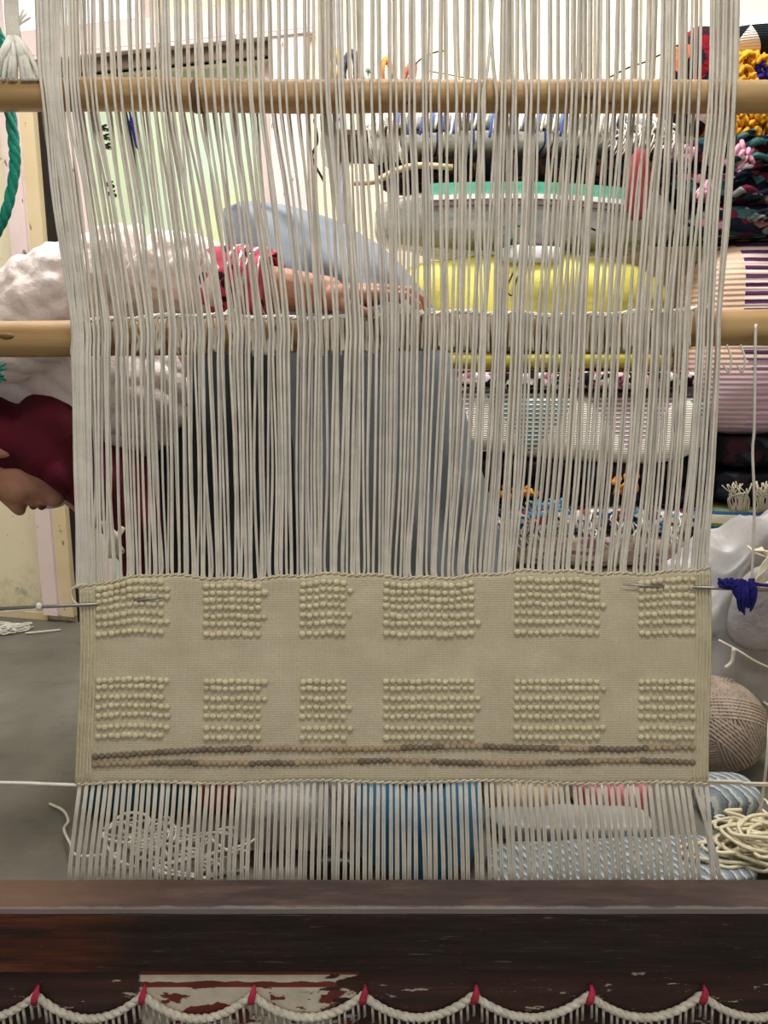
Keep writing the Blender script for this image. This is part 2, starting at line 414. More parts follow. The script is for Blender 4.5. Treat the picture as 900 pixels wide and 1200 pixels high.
# upper beam: front boards + worn cap
m = MB(); wavybox(m, -.92, .92, yf, yr - .002, zm + .001, zt - .012); m.build('beam', M['beam'], loom, smooth=False)
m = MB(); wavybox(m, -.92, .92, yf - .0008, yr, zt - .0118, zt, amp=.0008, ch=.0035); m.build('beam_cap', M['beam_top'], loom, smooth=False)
m = MB(); wavybox(m, -.92, .92, yf + .005, yr - .002, .0, zm - .001); m.build('lower_plank', M['peel'], loom, smooth=False)
for s in (-1, 1):
    m = MB(); m.box((s * .96, 1.14, 1.1), .075, .1, 2.2); m.build('upright', M['beam'], loom, smooth=False)
m = MB(); tb = W(450, -168, .0); m.box(tb, 1.86, .08, .08, Matrix.Rotation(LEAN, 3, 'X')); m.build('top_beam', M['beam'], loom, smooth=False)
# rope scallops with pink ties
def ropey(x):  # px -> py
    ts = [-88, 42, 167, 295, 425, 555, 690, 822, 950]
    for a, b in zip(ts, ts[1:]):
        if a <= x <= b:
            t = (x - a) / (b - a); return 1166 + 112 * t * (1 - t) * (1.0 if b < 400 else .95)
    return 1170
yrope = yf - .002
rope = thing('scalloped_rope', at(450, 1185, yrope), 'white twisted rope tied in scallops with pink knots along the lower plank', 'rope')
m = MB()
for ph in (0, PI):
    pts = []
    for i in range(0, 521):
        x = -80 + i * 2; p = at(x, ropey(x), yrope); a = i * .75 + ph
        pts.append(p + Vector((0, math.cos(a) * .0018, math.sin(a) * .0018)))
    m.tube(pts, .0050, 6)
m.build('twisted_rope', M['rope'], rope)
for x in (42, 167, 295, 425, 555, 690, 822):
    m = MB(); p = at(x, 1166, yrope)
    m.tube([p + Vector((-.003, -.006, -.010)), p + Vector((0, -.008, 0)), p + Vector((.004, -.004, .011)), p + Vector((.004, .004, .014))], [.0032, .0048, .0042, .002], 6)
    m.tube([p + Vector((.002, -.007, -.010)), p + Vector((.003, -.009, 0)), p + Vector((.007, -.004, .010))], [.002, .0035, .002], 6)
    m.build('tie', M['pink_tie'], rope)
tm = None
for i in range(118):
    x = -20 + i * 8 + rnd.uniform(-1.5, 1.5)
    p = at(x, ropey(x) + 3, yrope - .001)
    if tm is None:
        m = MB(); m.tube([p, p + Vector((.001, -.001, -.03)), Vector((p.x, p.y - .002, .002)) - Vector((0, 0, .0))], .0024, 5)
        o = m.build('hanging_warp_end', M['warp2'], rope); tm = o.data; p0 = p
    else:
        o = bpy.data.objects.new('hanging_warp_end', tm); C.objects.link(o); o.parent = rope; o.location = Vector((p.x - p0.x, 0, 0)); 
        dz = p.z - p0.z
        o.scale = (1, 1, 1); o.location.z = dz if p0.z + dz - .05 < 0 or dz < 0 else dz
# ------------------------------------------------------------------ poles
def polemesh(mb, y0, y1, r, off, ypx_l, ypx_r, seed, sides=20, n=90, x0=-.93, x1=.93):
    a = W(0, ypx_l, off); b = W(900, ypx_r, off); pts = []; rs = []
    for i in range(n + 1):
        x = x0 + (x1 - x0) * i / n; t = (x - a.x) / (b.x - a.x); p = a.lerp(b, t)
        pts.append(p + Vector((0, .002 * noise.noise(Vector((x * 3, seed, 0))), .0022 * noise.noise(Vector((x * 4, seed, 3)))))); rs.append(r * (1 + .05 * noise.noise(Vector((x * 5, seed, 9)))))
    mb.tube(pts, rs, sides); return pts, rs
R1 = .0232; OFF1 = 0.0
root = thing('shed_pole', W(450, 112, OFF1), 'upper tan wooden pole threaded between the warp threads', 'pole')
m = MB(); polemesh(m, 0, 0, R1, OFF1, 111, 114, 1); m.build('shaft', M['pole'], root)
for px in (232, 571):
    m = MB(); p = W(px, 112.5, OFF1); m.tube([p + Vector((dx, 0, 0)) for dx in (-.008, -.003, .003, .008)], [R1 * .99, R1 * 1.05, R1 * 1.05, R1 * .99], 20); m.build('node_ring', M['pole'] if px == 571 else M['node'], root)
for px, py in ((478, 118), (690, 112), (715, 118)):
    m = MB(); p = W(px, py, OFF1 - R1 * .95); m.ell(p, .008, .003, .005, None, 10, 6); m.build('wood_knot', M['node'], root)
R2 = .0285; OFF2 = .046
hb = thing('heddle_bar', W(450, 394, OFF2), 'lower tan wooden pole wrapped with cotton heddles behind the warp', 'pole')
m = MB(); polemesh(m, 0, 0, R2, OFF2, 398, 384, 2); m.build('shaft', M['bar'], hb)
for px, py in ((8, 394), (571, 391)):
    m = MB(); p = W(px, py, OFF2 - R2 * .96)
    if px < 100: m.ell(p, .013, .004, .005, None, 10, 6)
    else: p = W(px, 390, OFF2); m.tube([p + Vector((dx, 0, 0)) for dx in (-.006, 0, .006)], [R2 * 1.0, R2 * 1.05, R2 * 1.0], 20)
    m.build('wood_knot', M['node'], hb)
def bary(x): return 374 - 9 * (x - 90) / 740 + 2.5 * math.sin(x * .021) + 1.2 * math.sin(x * .09)
m = MB()
for ph in (0, 2.1, 4.2):
    pts = []
    for i in range(380):
        x = 86 + i * 1.98; a = i * .5 + ph
        pts.append(W(x, bary(x) + 1.5 * math.sin(a), .016 + .0025 * math.cos(a)))
    m.tube(pts, .0022, 5)
m.build('heddle_cord', M['white_yarn'], hb)
for i in range(236):     # leashes looping from the cord down the face of the bar
    x = 88 + i * 3.16 + rnd.uniform(-1.5, 1.5); sl = (7 * math.sin(i * .9) + rnd.uniform(-4, 4)) if x < 330 else rnd.uniform(-3, 3)
    m = MB(); y0 = bary(x)
    m.tube(spl([W(x, y0, .016), W(x + sl * .4, y0 + 14, .0135), W(x + sl, y0 + 30, .0125), W(x + sl * 1.1, y0 + rnd.uniform(38, 46), .008)], 3), rnd.uniform(.0020, .0028), 5)
    m.build('heddle_leash', M['heddle'], hb)
for px, py, r in ((270, 368, .010), (452, 365, .009), (474, 361, .012), (488, 366, .009), (60 + 380, 370, .007), (505, 366, .006), (520, 368, .005)):
    m = MB()
    for k in range(7):
        p = W(px + rnd.uniform(-5, 5), py + rnd.uniform(-4, 3), .018); m.ell(p, r * .6, r * .5, r * rnd.uniform(.5, .9), None, 7, 5)
    m.build('cotton_knot', M['white_yarn'], hb)

# ------------------------------------------------------------------ rug
RXL = lambda t: 92 - 4 * t + 5 * math.sin(t * 3) * (1 - t)          # left px along height (t=0 top)
RXR = lambda t: 833 - 1 * t + 1.5 * math.sin(t * 5)
def rtop(x): return 688 - 12 * min(1, max(0, (x - 95) / 90)) + 3 * math.sin(x * .027 + .3) - 8 * ((x - 450) / 380 if x > 450 else 0) + 1.2 * math.sin(x * .11)
def rbot(x): return 918 - 3 * math.sin((x - 90) / 740 * PI) + 1.5 * math.sin(x * .03)
rug = thing('half_woven_rug', W(460, 800), 'cream wool rug with knotted blocks and two brown lines, half woven on the loom', 'rug')
m = MB(); NX, NY = 240, 80
def rugpt(s, t, off):
    x = RXL(t) * (1 - s) + RXR(t) * s; y = rtop(x) * (1 - t) + rbot(x) * t
    return W(x, y, off + .0012 * fbm(Vector((x * .02, y * .03, 0)), 1))
vs = []
for off in (-.0035, .003):
    for j in range(NY + 1):
        for i in range(NX + 1):
            rib = .0005 * noise.noise(Vector((i * 3.1, j * 7.7, off)))
            e = .0025 if (i in (0, NX) or j in (0, NY)) else 0
            vs.append(rugpt(i / NX, j / NY, off + rib + (e if off < 0 else -e)))
L = (NX + 1) * (NY + 1); fs = []
for j in range(NY):
    for i in range(NX):
        a = j * (NX + 1) + i; q = (a, a + NX + 1, a + NX + 2, a + 1); fs.append(q); fs.append(tuple(k + L for k in q[::-1]))
for i in range(NX):
    fs.append((i, i + 1, i + 1 + L, i + L)); a = NY * (NX + 1) + i; fs.append((a, a + L, a + 1 + L, a + 1))
for j in range(NY):
    a = j * (NX + 1); b = a + NX + 1; fs.append((a, a + L, b + L, b)); a += NX; b += NX; fs.append((a, b, b + L, a + L))
m.add(vs, fs); m.build('woven_ground', M['rug'], rug)
blocks = [(112, 192, 11), (238, 306, 9), (351, 406, 7), (449, 556, 14), (602, 703, 13), (748, 815, 9)]
for row, ys in enumerate(([685, 693.5, 702, 711, 721.5, 731, 743], [799, 807, 819, 829.5, 840, 853.5, 864.5])):
    for (x0, x1, nn) in blocks:
        tmpb = None
        for j, y in enumerate(ys):
            m = MB(); w = (x1 - x0) / nn; ex = rnd.choice((0, 0, 0, 1)) if j < 6 else 0
            for k in range(nn + ex):
                x = x0 + (k + .5) * w + rnd.uniform(-.6, .6); dy = 0
                if row == 0:
                    xm = rtop(x) - 676; dy = xm * (1 - j / 9) * .75
                yy = y + dy + rnd.uniform(-.7, .7) + (3 * math.sin(x * .03) if x < 200 else 0)
                p = W(x, yy, -.0048); s = rnd.uniform(.85, 1.12)
                R = Matrix.Rotation(rnd.uniform(-.25, .25), 3, 'Y')
                m.ell(p, .0055 * s, .0040, .0049 * s, R, 8, 6)
            if tmpb is None:
                tmpb = m.build('knotted_block', M['knot'], rug)
            else: m.build('knot_row', M['knot'], tmpb)
dk = [[(108, 295, 1), (295, 340, 0), (340, 410, 0), (410, 470, 0), (470, 520, 1), (520, 566, 0), (566, 655, 1), (655, 690, 0), (690, 760, 1), (760, 815, 0)],
      [(108, 175, 0), (175, 232, 1), (232, 292, 0), (292, 345, 1), (345, 420, 0), (420, 458, 1), (458, 505, 0), (505, 566, 1), (566, 640, 0), (640, 690, 1), (690, 750, 0), (750, 815, 1)]]
yrow = [lambda x: 887 - 9 * min(1, max(0, (x - 108) / 240)) - 1.5 + 1.5 * math.sin(x * .02), lambda x: 897 - 4 * min(1, max(0, (x - 108) / 200)) + 1.5 * math.sin(x * .022 + 1)]
for r in range(2):
    for a, b, dd in dk[r]:
        m = MB(); k = max(1, round((b - a) / 7.4))
        for i in range(k):
            x = a + (i + .5) * (b - a) / k; q = rnd.uniform(.9, 1.1)
            m.ell(W(x, yrow[r](x) + rnd.uniform(-.6, .6), -.0045), .0058 * q, .0042, .0054 * q, None, 8, 6)
        m.build('dark_brown_knot_row' if dd else 'light_brown_knot_row', M['knot_dark' if dd else 'knot_brown'], rug)
for nm, fn, o1 in (('top_weft_cord', rtop, -1), ('bottom_twining', rbot, 1)):
    for ph in (0, PI):
        m = MB(); pts = []
        for i in range(300):
            x = 90 + i * 743 / 299; a = i * .9 + ph; pts.append(W(x, fn(x) + o1 * .5 + 1.1 * math.sin(a), -.001 + .003 * math.cos(a)))
        m.tube(pts, .0014, 5); m.build(nm, M['cream_yarn'] if o1 > 0 else M['knot'], rug)
for k in range(5):  # selvedge cords
    m = MB(); m.tube([W((RXL(t) + 2 + k * 4.0), rtop(95) * (1 - t) + rbot(95) * t, -.0042) for t in np.linspace(.02, .98, 90)], [.0010 + .0006 * (q % 2) + .0004 * noise.noise(Vector((q * .7, k, 0))) for q in range(90)], 5); m.build('selvedge_cord', M['knot'], rug)
    m = MB(); m.tube([W((RXR(t) - 2 - k * 4.0), rtop(830) * (1 - t) + rbot(830) * t, -.0042) for t in np.linspace(.02, .98, 90)], [.0010 + .0006 * (q % 2) + .0004 * noise.noise(Vector((q * .7, k, 0))) for q in range(90)], 5); m.build('selvedge_cord', M['knot'], rug)
m = MB(); m.tube(spl([W(96, 712, -.004), W(86, 704, -.002), W(84, 692, 0), W(92, 686, -.002), W(102, 685, -.003)], 6), .0022, 6); m.build('selvedge_loop', M['knot'], rug)

# ------------------------------------------------------------------ warp
warp = thing('loom_warp', W(450, 1030), 'off-white cotton warp threads strung tightly on the loom above and below the rug', 'warp')
NP = 120; NW = NP * 2
rw = random.Random(5)
KS = [0, .045, .06, .115, .15, .90, .935, 1]
KTX = [40, 48, 57, 67, 82, 800, 836, 867]; KG1 = [51, 58, 63, 73, 90, 796, 831, 862]; KG2 = [84, 90, 92, 104, 122, 785, 815, 848]; KCX = [92, 96, 98, 106, 124, 769, 795, 832]
for i in range(NW):
    front = i % 2 == 0
    if front:
        s0 = (i // 2 + .5) / NP
        sd = s0 - .022 * math.sin((s0 - .53) * 2 * PI); su = s0 + .005 * math.sin(s0 * 60) + .003 * math.sin(s0 * 31 + 1)
        jt, j1, j2 = rw.gauss(0, 1.8), rw.gauss(0, 1.8), rw.gauss(0, 1.5)
    dense = math.exp(-((s0 - .53) / .13) ** 2)
    dd = 0 if front else rw.choice((-1, 1, 1)) * (abs(rw.gauss(0, 1.8)) + 1.2)
    tx = float(np.interp(su, KS, KTX)) + jt + dd * .9; g1 = float(np.interp(su, KS, KG1)) + j1 + dd * 1.1
    g2 = float(np.interp(sd * .6 + su * .4, KS, KG2)) + j2 + dd * (1 + dense); cx = float(np.interp(sd, KS, KCX)) + rw.gauss(0, .6) + dd * (.9 + dense * .9)
    for gap, wd in ((401, 5), (574, 5)):   # two visible gaps between thread bunches
        dgp = g2 - gap
        if abs(dgp) < wd: g2 = gap + math.copysign(wd + abs(dgp) * .3, dgp)
        if gap == 574:
            if abs(g1 - gap) < wd + 2: g1 = gap - 7 + rw.uniform(-2, 2)
            if abs(tx - gap) < wd + 2: tx = gap - 6 + rw.uniform(-2, 2)
        elif abs(cx - 398) < 4: cx = 398 + math.copysign(4 + rw.random(), cx - 398)
    o1 = (-R1 - .004) if front else (R1 + .004)
    o2 = -.006 if front else .003
    yb = rtop(cx) + 1
    m1 = (g2 + cx) / 2 + rw.gauss(0, 2.2 if i < 90 else 1.2); m2 = (g1 + g2) / 2 + rw.gauss(0, 2.0)
    j = .0006
    path = [W(tx, -140, 0), W((tx * .4 + g1 * .6), 60, o1 * .9), W(g1, 112, o1), W(g1 + (g2 - g1) * .12, 150, o1 * .8), W(m2, 240, o1 * .4 + o2 * .5), W(g2, bary(g2) + 2, o2), W(g2 + (cx - g2) * .12, 425, o2), W(m1, 550, o2 * .6), W(cx + rw.gauss(0, .8), 655, 0), W(cx, yb, 0)]
    pts = spl(path, 5)
    r0 = rw.uniform(.0019, .00245)
    m = MB(); m.tube(pts, [r0 * (1 + .12 * noise.noise(Vector((k * .9, i, 0)))) for k in range(len(pts))], 6)
    m.build('warp_thread', M['warp'] if rw.random() < .65 else M['warp2'], warp)
NB = 100
for i in range(NB):
    s = (i + .5) / NB; cx = 91 + s * 740 + rw.uniform(-.8, .8)
    bx = 78 + s * 768 + rw.gauss(0, 1.0)
    if s > .93: bx = 838 + rw.uniform(-12, 10) if s > .97 else bx + 3
    off = .0 if i % 2 else .004
    m = MB()
    for q in (-1, 1):
        m.tube([W(cx + q * .9, rbot(cx) - 3, off * .3), W((cx * .6 + bx * .4) + q * 1.1, 960, off), W((cx * .2 + bx * .8) + q * 1.2, 1005, off), W(bx + q * 1.2, 1045, off), W(bx + q, 1150, .0)], rw.uniform(.0017, .0023), 5)
    m.build('warp_thread_pair', M['warp'], warp)

# ------------------------------------------------------------------ stretcher needles, cords
nd = thing('stretcher_needle', W(50, 711, -.008), 'thin steel needle pinned through the left edge of the rug', 'needle', 'rug stretcher needles')
m = MB(); m.tube([W(-60, 716, -.009), W(60, 710.5, -.009), W(112, 708, -.0075), W(120, 707, .001), W(155, 704, .001), W(163, 703, -.0075), W(189, 700.5, -.0095)], [.0028] * 5 + [.0024, .0008], 8); m.build('rod', M['steel'], nd)
m = MB(); m.tube(spl([W(-262, 742, -.004), W(0, 717, -.008), W(40, 714, -.009), W(47, 711, -.012)], 6), .0022, 6); m.ell(W(46, 711, -.010), .005, .005, .007, None, 8, 6); m.build('white_cord', M['white_yarn'], nd)
nd = thing('stretcher_needle', W(850, 689, -.008), 'thin steel needle pinned through the right edge of the rug', 'needle', 'rug stretcher needles')
m = MB(); m.tube([W(960, 693, -.009), W(860, 690, -.009), W(812, 688, -.0075), W(806, 688, .001), W(782, 687, .001), W(775, 687.5, -.0075), W(730, 685, -.0095)], [.0028] * 5 + [.0024, .0008], 8); m.build('rod', M['steel'], nd)
m = MB(); m.tube(spl([W(884, 684, -.012), W(900, 686, -.012), W(960, 687, -.012)], 5), .003, 6); m.build('navy_cord', M['blue_yarn'], nd)
m = MB()
for i in range(60):
    a = rnd.random(); x = 842 + 42 * rnd.random(); y0 = 682 + rnd.uniform(-4, 3)
    ln = (4 if x < 860 else 20) + (18 if 866 < x < 882 else 4) * rnd.random()
    m.tube(spl([W(x, y0, -.014), W(x + rnd.uniform(-2, 4), y0 + ln * .5, -.016 - .006 * rnd.random()), W(x + (876 - x) * .35 + rnd.uniform(-3, 3), y0 + ln, -.012)], 4), [.0028] * 8 + [.001], 5)
tag(m.build('yarn_tuft', M['blue_yarn']), 'navy blue yarn tuft tied around the needle right of the rug', 'yarn')
m = MB(); m.tube(spl([W(-262, 913, 0), W(0, 917, 0), W(50, 918.5, 0), W(90, 920, 0)], 6), .0026, 6)
tag(m.build('tension_cord', M['white_yarn']), 'white cord tied out from the bottom left corner of the rug', 'cord')
m = MB(); m.tube(spl([W(828, 915, -.003), W(865, 916, 0), W(900, 918.5, 0), W(1160, 920, 0)], 6), .0024, 6); m.tube(spl([W(828, 918, -.001), W(870, 918, .002), W(900, 920.5, 0), W(1160, 921, 0)], 6), .002, 6)
tag(m.build('tension_cord', M['heddle']), 'beige double cord tied out from the bottom right corner of the rug', 'cord')
m = MB(); m.tube(spl([W(886, 380, OFF2 - R2 - .004), W(885, 415, .012), W(884, 500, .008), W(882, 530, .01), W(884, 600, .01), W(880, 700, .02)], 6), .0022, 6)
tag(m.build('hanging_string', M['warp2']), 'grey white string hanging from the lower pole beside the striped roll', 'string')
m = MB()
for dx in (0, 16):
    m.tube(spl([W(852 + dx, 404, OFF2 - R2), W(857 + dx, 420, .008), W(854 + dx, 436, .01), W(848 + dx, 428, .015)], 6), .0016, 5)
tag(m.build('loose_string', M['warp2']), 'short loose string loops under the lower pole at the right warp edge', 'string')
# knotted cotton bundle on the top pole, left
kb = thing('cotton_bundle', W(18, 92, -.01), 'white cotton yarn bundle knotted above the upper pole at far left', 'yarn')
m = MB()
for i in range(26):
    a = rnd.uniform(-1, 1); x1 = 18 + a * 24
    m.tube(spl([W(16 + a * 4, 44, -.01 + rnd.uniform(-.01, .01)), W(18 + a * 14, 58, -.02 - rnd.random() * .012), W(x1, 78, -.02 - rnd.random() * .012), W(x1 + 5 * a, 95, -.024)], 4), rnd.uniform(.003, .0045), 5)
m.build('loose_ends', M['white_yarn'], kb)
m = MB()
for i in range(9):
    x = 6 + i * 1.6; m.tube(spl([W(x, -60, 0), W(x + 1, 10, -.005), W(x + 4, 46, -.01)], 4), .0026, 5)
m.build('hanging_strands', M['warp'], kb)
m = MB()
for i in range(3): m.tube(spl([W(28 + i * 4, 10 + i * 5, .02), W(22 - i, 25 + i * 3, .01), W(17, 42, 0)], 4), .0018, 5)
m.build('stray_ends', M['warp'], kb)
m = MB(); pts = spl([W(-40, -30, .03), W(-10, 25, .04), W(4, 60, .05), W(9, 112, .045), W(16, 165, .02), W(17, 200, .015), W(8, 245, .015), W(-6, 275, .02), W(-30, 320, .03)], 10)
gr = thing('green_rope', W(10, 150, .03), 'green synthetic rope hanging over the upper pole at far left', 'rope')
for ph in (0, 2.1, 4.2):
    m = MB(); m.tube([p + Vector((math.cos(k * .55 + ph) * .0035, math.sin(k * .55 + ph) * .0035, 0)) for k, p in enumerate(pts)], .0055, 6); m.build('strand', M['green_rope'], gr)
m = MB(); p = W(-2, 437, .035)
for i in range(16): m.tube([p + Vector((-.02, 0, 0)), p + Vector((rnd.uniform(-.004, .012), rnd.uniform(-.01, .01), rnd.uniform(-.016, .016)))], [.004, .0015], 5)
tag(m.build('rope_end', M['green_rope']), 'frayed green rope end below the lower pole at far left', 'rope')

# ------------------------------------------------------------------ the weaver bending behind the loom
person = thing('person', onfloor(400, 960), 'person bending over behind the warp in white fleece, maroon hood and slate blue clothes', 'person')
H0 = at(11, 531, 1.56)
hc = Vector((-1, 0, .06)).normalized(); hf = Vector((-.06, -.10, -1)).normalized(); hs = hc.cross(hf).normalized()
hf = hs.cross(hc).normalized()
RH = Matrix((hc, hf, hs)).transposed()
def hp(c, f, s=0): return H0 + hc * c + hf * f + hs * s
def hell(mb, c, f, s, rc, rf, rs_, nu=18, nv=14): mb.ell(hp(c, f, s), rc, rf, rs_, RH, nu, nv)
body = MB()
hell(body, .03, -.012, 0, .092, .098, .076); hell(body, -.03, .04, 0, .078, .062, .06); hell(body, -.078, .055, 0, .032, .038, .036)
hell(body, -.02, .085, 0, .03, .018, .04)
body.cap(hp(.012, .092), hp(-.022, .114), .009, .0135, 12)
for s in (-1, 1):
    hell(body, -.024, .105, s * .013, .010, .010, .009); hell(body, .018, .082, s * .03, .013, .014, .026); hell(body, -.03, .07, s * .04, .03, .03, .022)
    hell(body, .0, .076, s * .032, .012, .013, .016)
    hell(body, -.02, -.01, s * .078, .03, .018, .01)
hell(body, -.052, .098, 0, .0085, .014, .022); hell(body, -.069, .094, 0, .0085, .014, .020); hell(body, -.094, .086, 0, .018, .02, .022)
neck = at(78, 500, 1.60); chest = at(110, 435, 1.66); mid = at(250, 430, 1.86); pelvis = at(420, 425, 1.84)
body.chain([hp(-.05, -.04), neck, chest], [.055, .055, .07]); body.chain([chest, mid, pelvis], [.085, .10, .13])
shN = at(40, 385, 1.54); elN = at(158, 318, 1.44); wrN = W(384, 346, .062)
shF = at(60, 420, 1.85); elF = at(70, 560, 1.85); wrF = at(160, 640, 1.78)
body.chain([chest, shN, elN], [.07, .045, .04])
body.chain([chest, shF, elF, wrF], [.07, .05, .042, .028]); body.chain([wrF, wrF + Vector((.03, -.03, -.05)), wrF + Vector((.05, -.04, -.10))], [.026, .030, .014])
for s in (-1, 1):
    hip = pelvis + Vector((.02, s * .09, -.05)); kn = onfloor(430, 940) + Vector((.0, .05 + s * .09, .50)); an = Vector((kn.x - .04, kn.y + .06, .09))
    body.chain([hip, kn, an], [.10, .065, .042]); body.chain([an, an + Vector((-.14, -.02, -.055))], [.042, .026])
# forearm and hand resting on the bar
fm = MB()
fm.chain([elN, elN.lerp(wrN, .5), wrN], [.038, .042, .030], 16)
KN = [(446, 346, .022), (452, 341, .043), (450, 342, .064), (442, 347, .084)]
for q in KN: fm.cap(W(392, 350, .05 + (q[2] - .05) * .55), W(*q), .020, .0115, 12)
fm.cap(W(405, 348, .035), W(440, 345, .06), .021, .018)
FG = [[(446, 346, .022), (474, 347, .020), (489, 358, .020), (493, 370, .022)], [(452, 341, .043), (482, 342, .043), (498, 354, .043), (502, 368, .042)],
      [(450, 342, .064), (478, 343, .066), (493, 354, .067), (498, 367, .064)], [(442, 347, .084), (464, 349, .088), (477, 357, .090), (482, 367, .088)]]
for k, f in enumerate(FG):
    q = 1 - .1 * (k == 3); fm.chain([W(*p) for p in f], [.0098 * q, .0088 * q, .0078 * q, .0066 * q], 10)
fm.chain([W(398, 352, .03), W(408, 360, .017), W(420, 364, .012), W(434, 368, .0135)], [.014, .0115, .0098, .0078], 10)
bv = voxel(body, .0042, 3); fv = voxel(fm, .0026, 4)
bm_ = MB(); bm_.v = bv.v; bm_.f = bv.f; bm_.mi = bv.mi; bm_.add(fv.v, fv.f)
bm_.build('body', M['skin'], person)
m = MB()
for c in (-.052, -.069): m.ell(hp(c, .1035), .0055, .0095, .0185, RH, 12, 8)
m.build('lips', M['skin_dark'], person, label='dark closed lips')
for s in (-1, 1):
    m = MB(); m.tube([hp(.030 + .004 * math.sin(t * PI), .096 - .022 * t, s * (.012 + .04 * t)) for t in np.linspace(0, 1, 8)], [.002, .0035, .0035, .0035, .003, .003, .0025, .0015], 5); m.build('eyebrow', M['hair'], person)
    m = MB(); m.tube([hp(-.002 - .004 * math.sin(t * PI), .0905 - .012 * t, s * (.018 + .03 * t)) for t in np.linspace(0, 1, 8)], .0014, 5); m.build('eyelashes', M['hair'], person)
    m = MB(); m.ell(hp(-.0285, .1135, s * .0068), .0038, .003, .0032, RH, 8, 6); m.build('nostril', M['hair'], person)
# maroon hood and scarf
hd = MB()
hell(hd, .045, -.03, 0, .100, .104, .094); hell(hd, -.02, -.02, 0, .08, .075, .092); hell(hd, -.075, .002, 0, .055, .058, .082); hell(hd, -.115, .030, 0, .032, .045, .068)
hd.chain([hp(-.08, -.04), at(86, 545, 1.60), at(140, 562, 1.64)], [.085, .078, .078]); hd.chain([at(120, 570, 1.60), at(156, 610, 1.60), at(164, 645, 1.62), at(170, 690, 1.62)], [.07, .06, .05, .045])
hv = voxel(hd, .0075, 5)
for k, v in enumerate(hv.v):
    dd = .006 * math.sin((v.x * 55 + v.z * 40) + 3 * noise.noise(v * 9)) + .004 * noise.noise(v * 22); hv.v[k] = v + hv.nr[k] * dd
hv.build('hood', M['maroon'], person, label='maroon hood and scarf wrapped under the chin')
# fleece jacket
fl = MB()
fl.chain([at(-60, 395, 1.52), at(10, 385, 1.50), at(70, 350, 1.48), at(150, 322, 1.46), at(205, 322, 1.40), at(262, 330, 1.36)], [.10, .098, .092, .086, .07, .062], 18)
fl.chain([at(-50, 390, 1.64), at(30, 410, 1.66), at(128, 442, 1.68), at(150, 460, 1.72)], [.135, .15, .147, .145], 20)
fl.cap(at(20, 420, 1.66), at(60, 560, 1.86), .11, .075); 
jv = voxel(fl, .006, 6); zsp = at(0, 385, 1.5).z
for k, v in enumerate(jv.v):
    up = max(0, min(1, (v.z - zsp + .02) / .06))
    pop = .013 * noise.noise(v * 30) + .005 * noise.noise(v * 62)
    fold = .013 * (math.sqrt(abs(math.sin(v.z * 52 + v.x * 26 + 2.2 * noise.noise(v * 6)))) - .7)
    crease = -.03 * max(0, 1 - abs((v.x - at(172, 285, 1.45).x) - .5 * (v.z - at(172, 285, 1.45).z)) / .022) * up
    jv.v[k] = v + jv.nr[k] * (pop * (.12 + .88 * up) + fold * (1 - up) + crease + .008 * noise.noise(v * 16))
jv.build('fleece_jacket', M['fleece'], person, label='fluffy white fleece jacket')
# pink printed cuff and bangles
m = MB(); ca = at(254, 330, 1.36); cb = W(322, 334, .10); ax = (cb - ca).normalized(); rings = []
e1 = ax.orthogonal().normalized(); e2 = ax.cross(e1)
for i in range(13):
    t = i / 12
    for k in range(28):
        a = 2 * PI * k / 28; r = (.060 - .008 * t) * (1 + .07 * math.sin(a * 5 + t * 5)); rings.append(ca.lerp(cb, t) + (e1 * math.cos(a) + e2 * math.sin(a)) * r)
for i in range(2):
    for k in range(28):
        a = 2 * PI * k / 28; rings.append(cb - ax * .012 * i + (e1 * math.cos(a) + e2 * math.sin(a)) * (.048 - .003 * i))
m.add(rings, [(i * 28 + k, i * 28 + (k + 1) % 28, i * 28 + 28 + (k + 1) % 28, i * 28 + 28 + k) for i in range(14) for k in range(28)])
m.build('cuff', M['pinkprint'], person, label='pink printed sleeve cuff')
for i in range(4):
    c = ca.lerp(cb, .45 + i * .16); m = MB(); tilt = (rnd.uniform(-.25, .25))
    m.tube([c + (e1 * math.cos(a) + e2 * math.sin(a)) * (.0605 - i * .001) + ax * tilt * .05 * math.cos(a) for a in np.linspace(0, 2 * PI, 33)[:-1]], .0024, 6, closed=True); m.build('bangle', M['silver'], person, label='silver bangle')
# slate blue kurta (rings by height) and charcoal skirt
def drape(prof, depth, folds, seed, nseg=72, amp=.02):
    m = MB(); n = len(prof); vs = []
    for j, (py, xl, xr, Y, q) in enumerate(prof):
        a = at(xl, py, Y); b = at(xr, py, Y); c = (a + b) / 2; hw = (b.x - a.x) / 2
        for k in range(nseg):
            th = 2 * PI * k / nseg; fo = 1 + amp * (j / n + .25) / max(hw, .03) * (math.sin(th * folds + seed + .7 * math.sin(j * .5)) + .6 * noise.noise(Vector((th * 3, j * .35, seed))))
            vs.append(Vector((c.x + hw * math.cos(th) * (1 + (fo - 1) * .35), c.y + depth * q * math.sin(th) * fo, c.z)))
    fs = [(j * nseg + k, j * nseg + nseg + k, j * nseg + nseg + (k + 1) % nseg, j * nseg + (k + 1) % nseg) for j in range(n - 1) for k in range(nseg)]
    fs.append(tuple(range(nseg)))
    m.add(vs, fs); return m
def interp(keys, n):
    ks = np.array(keys, float); t = np.linspace(0, 1, n); tt = np.linspace(0, 1, len(keys)); return [tuple(np.interp(x, tt, ks[:, c]) for c in range(ks.shape[1])) for x in t]
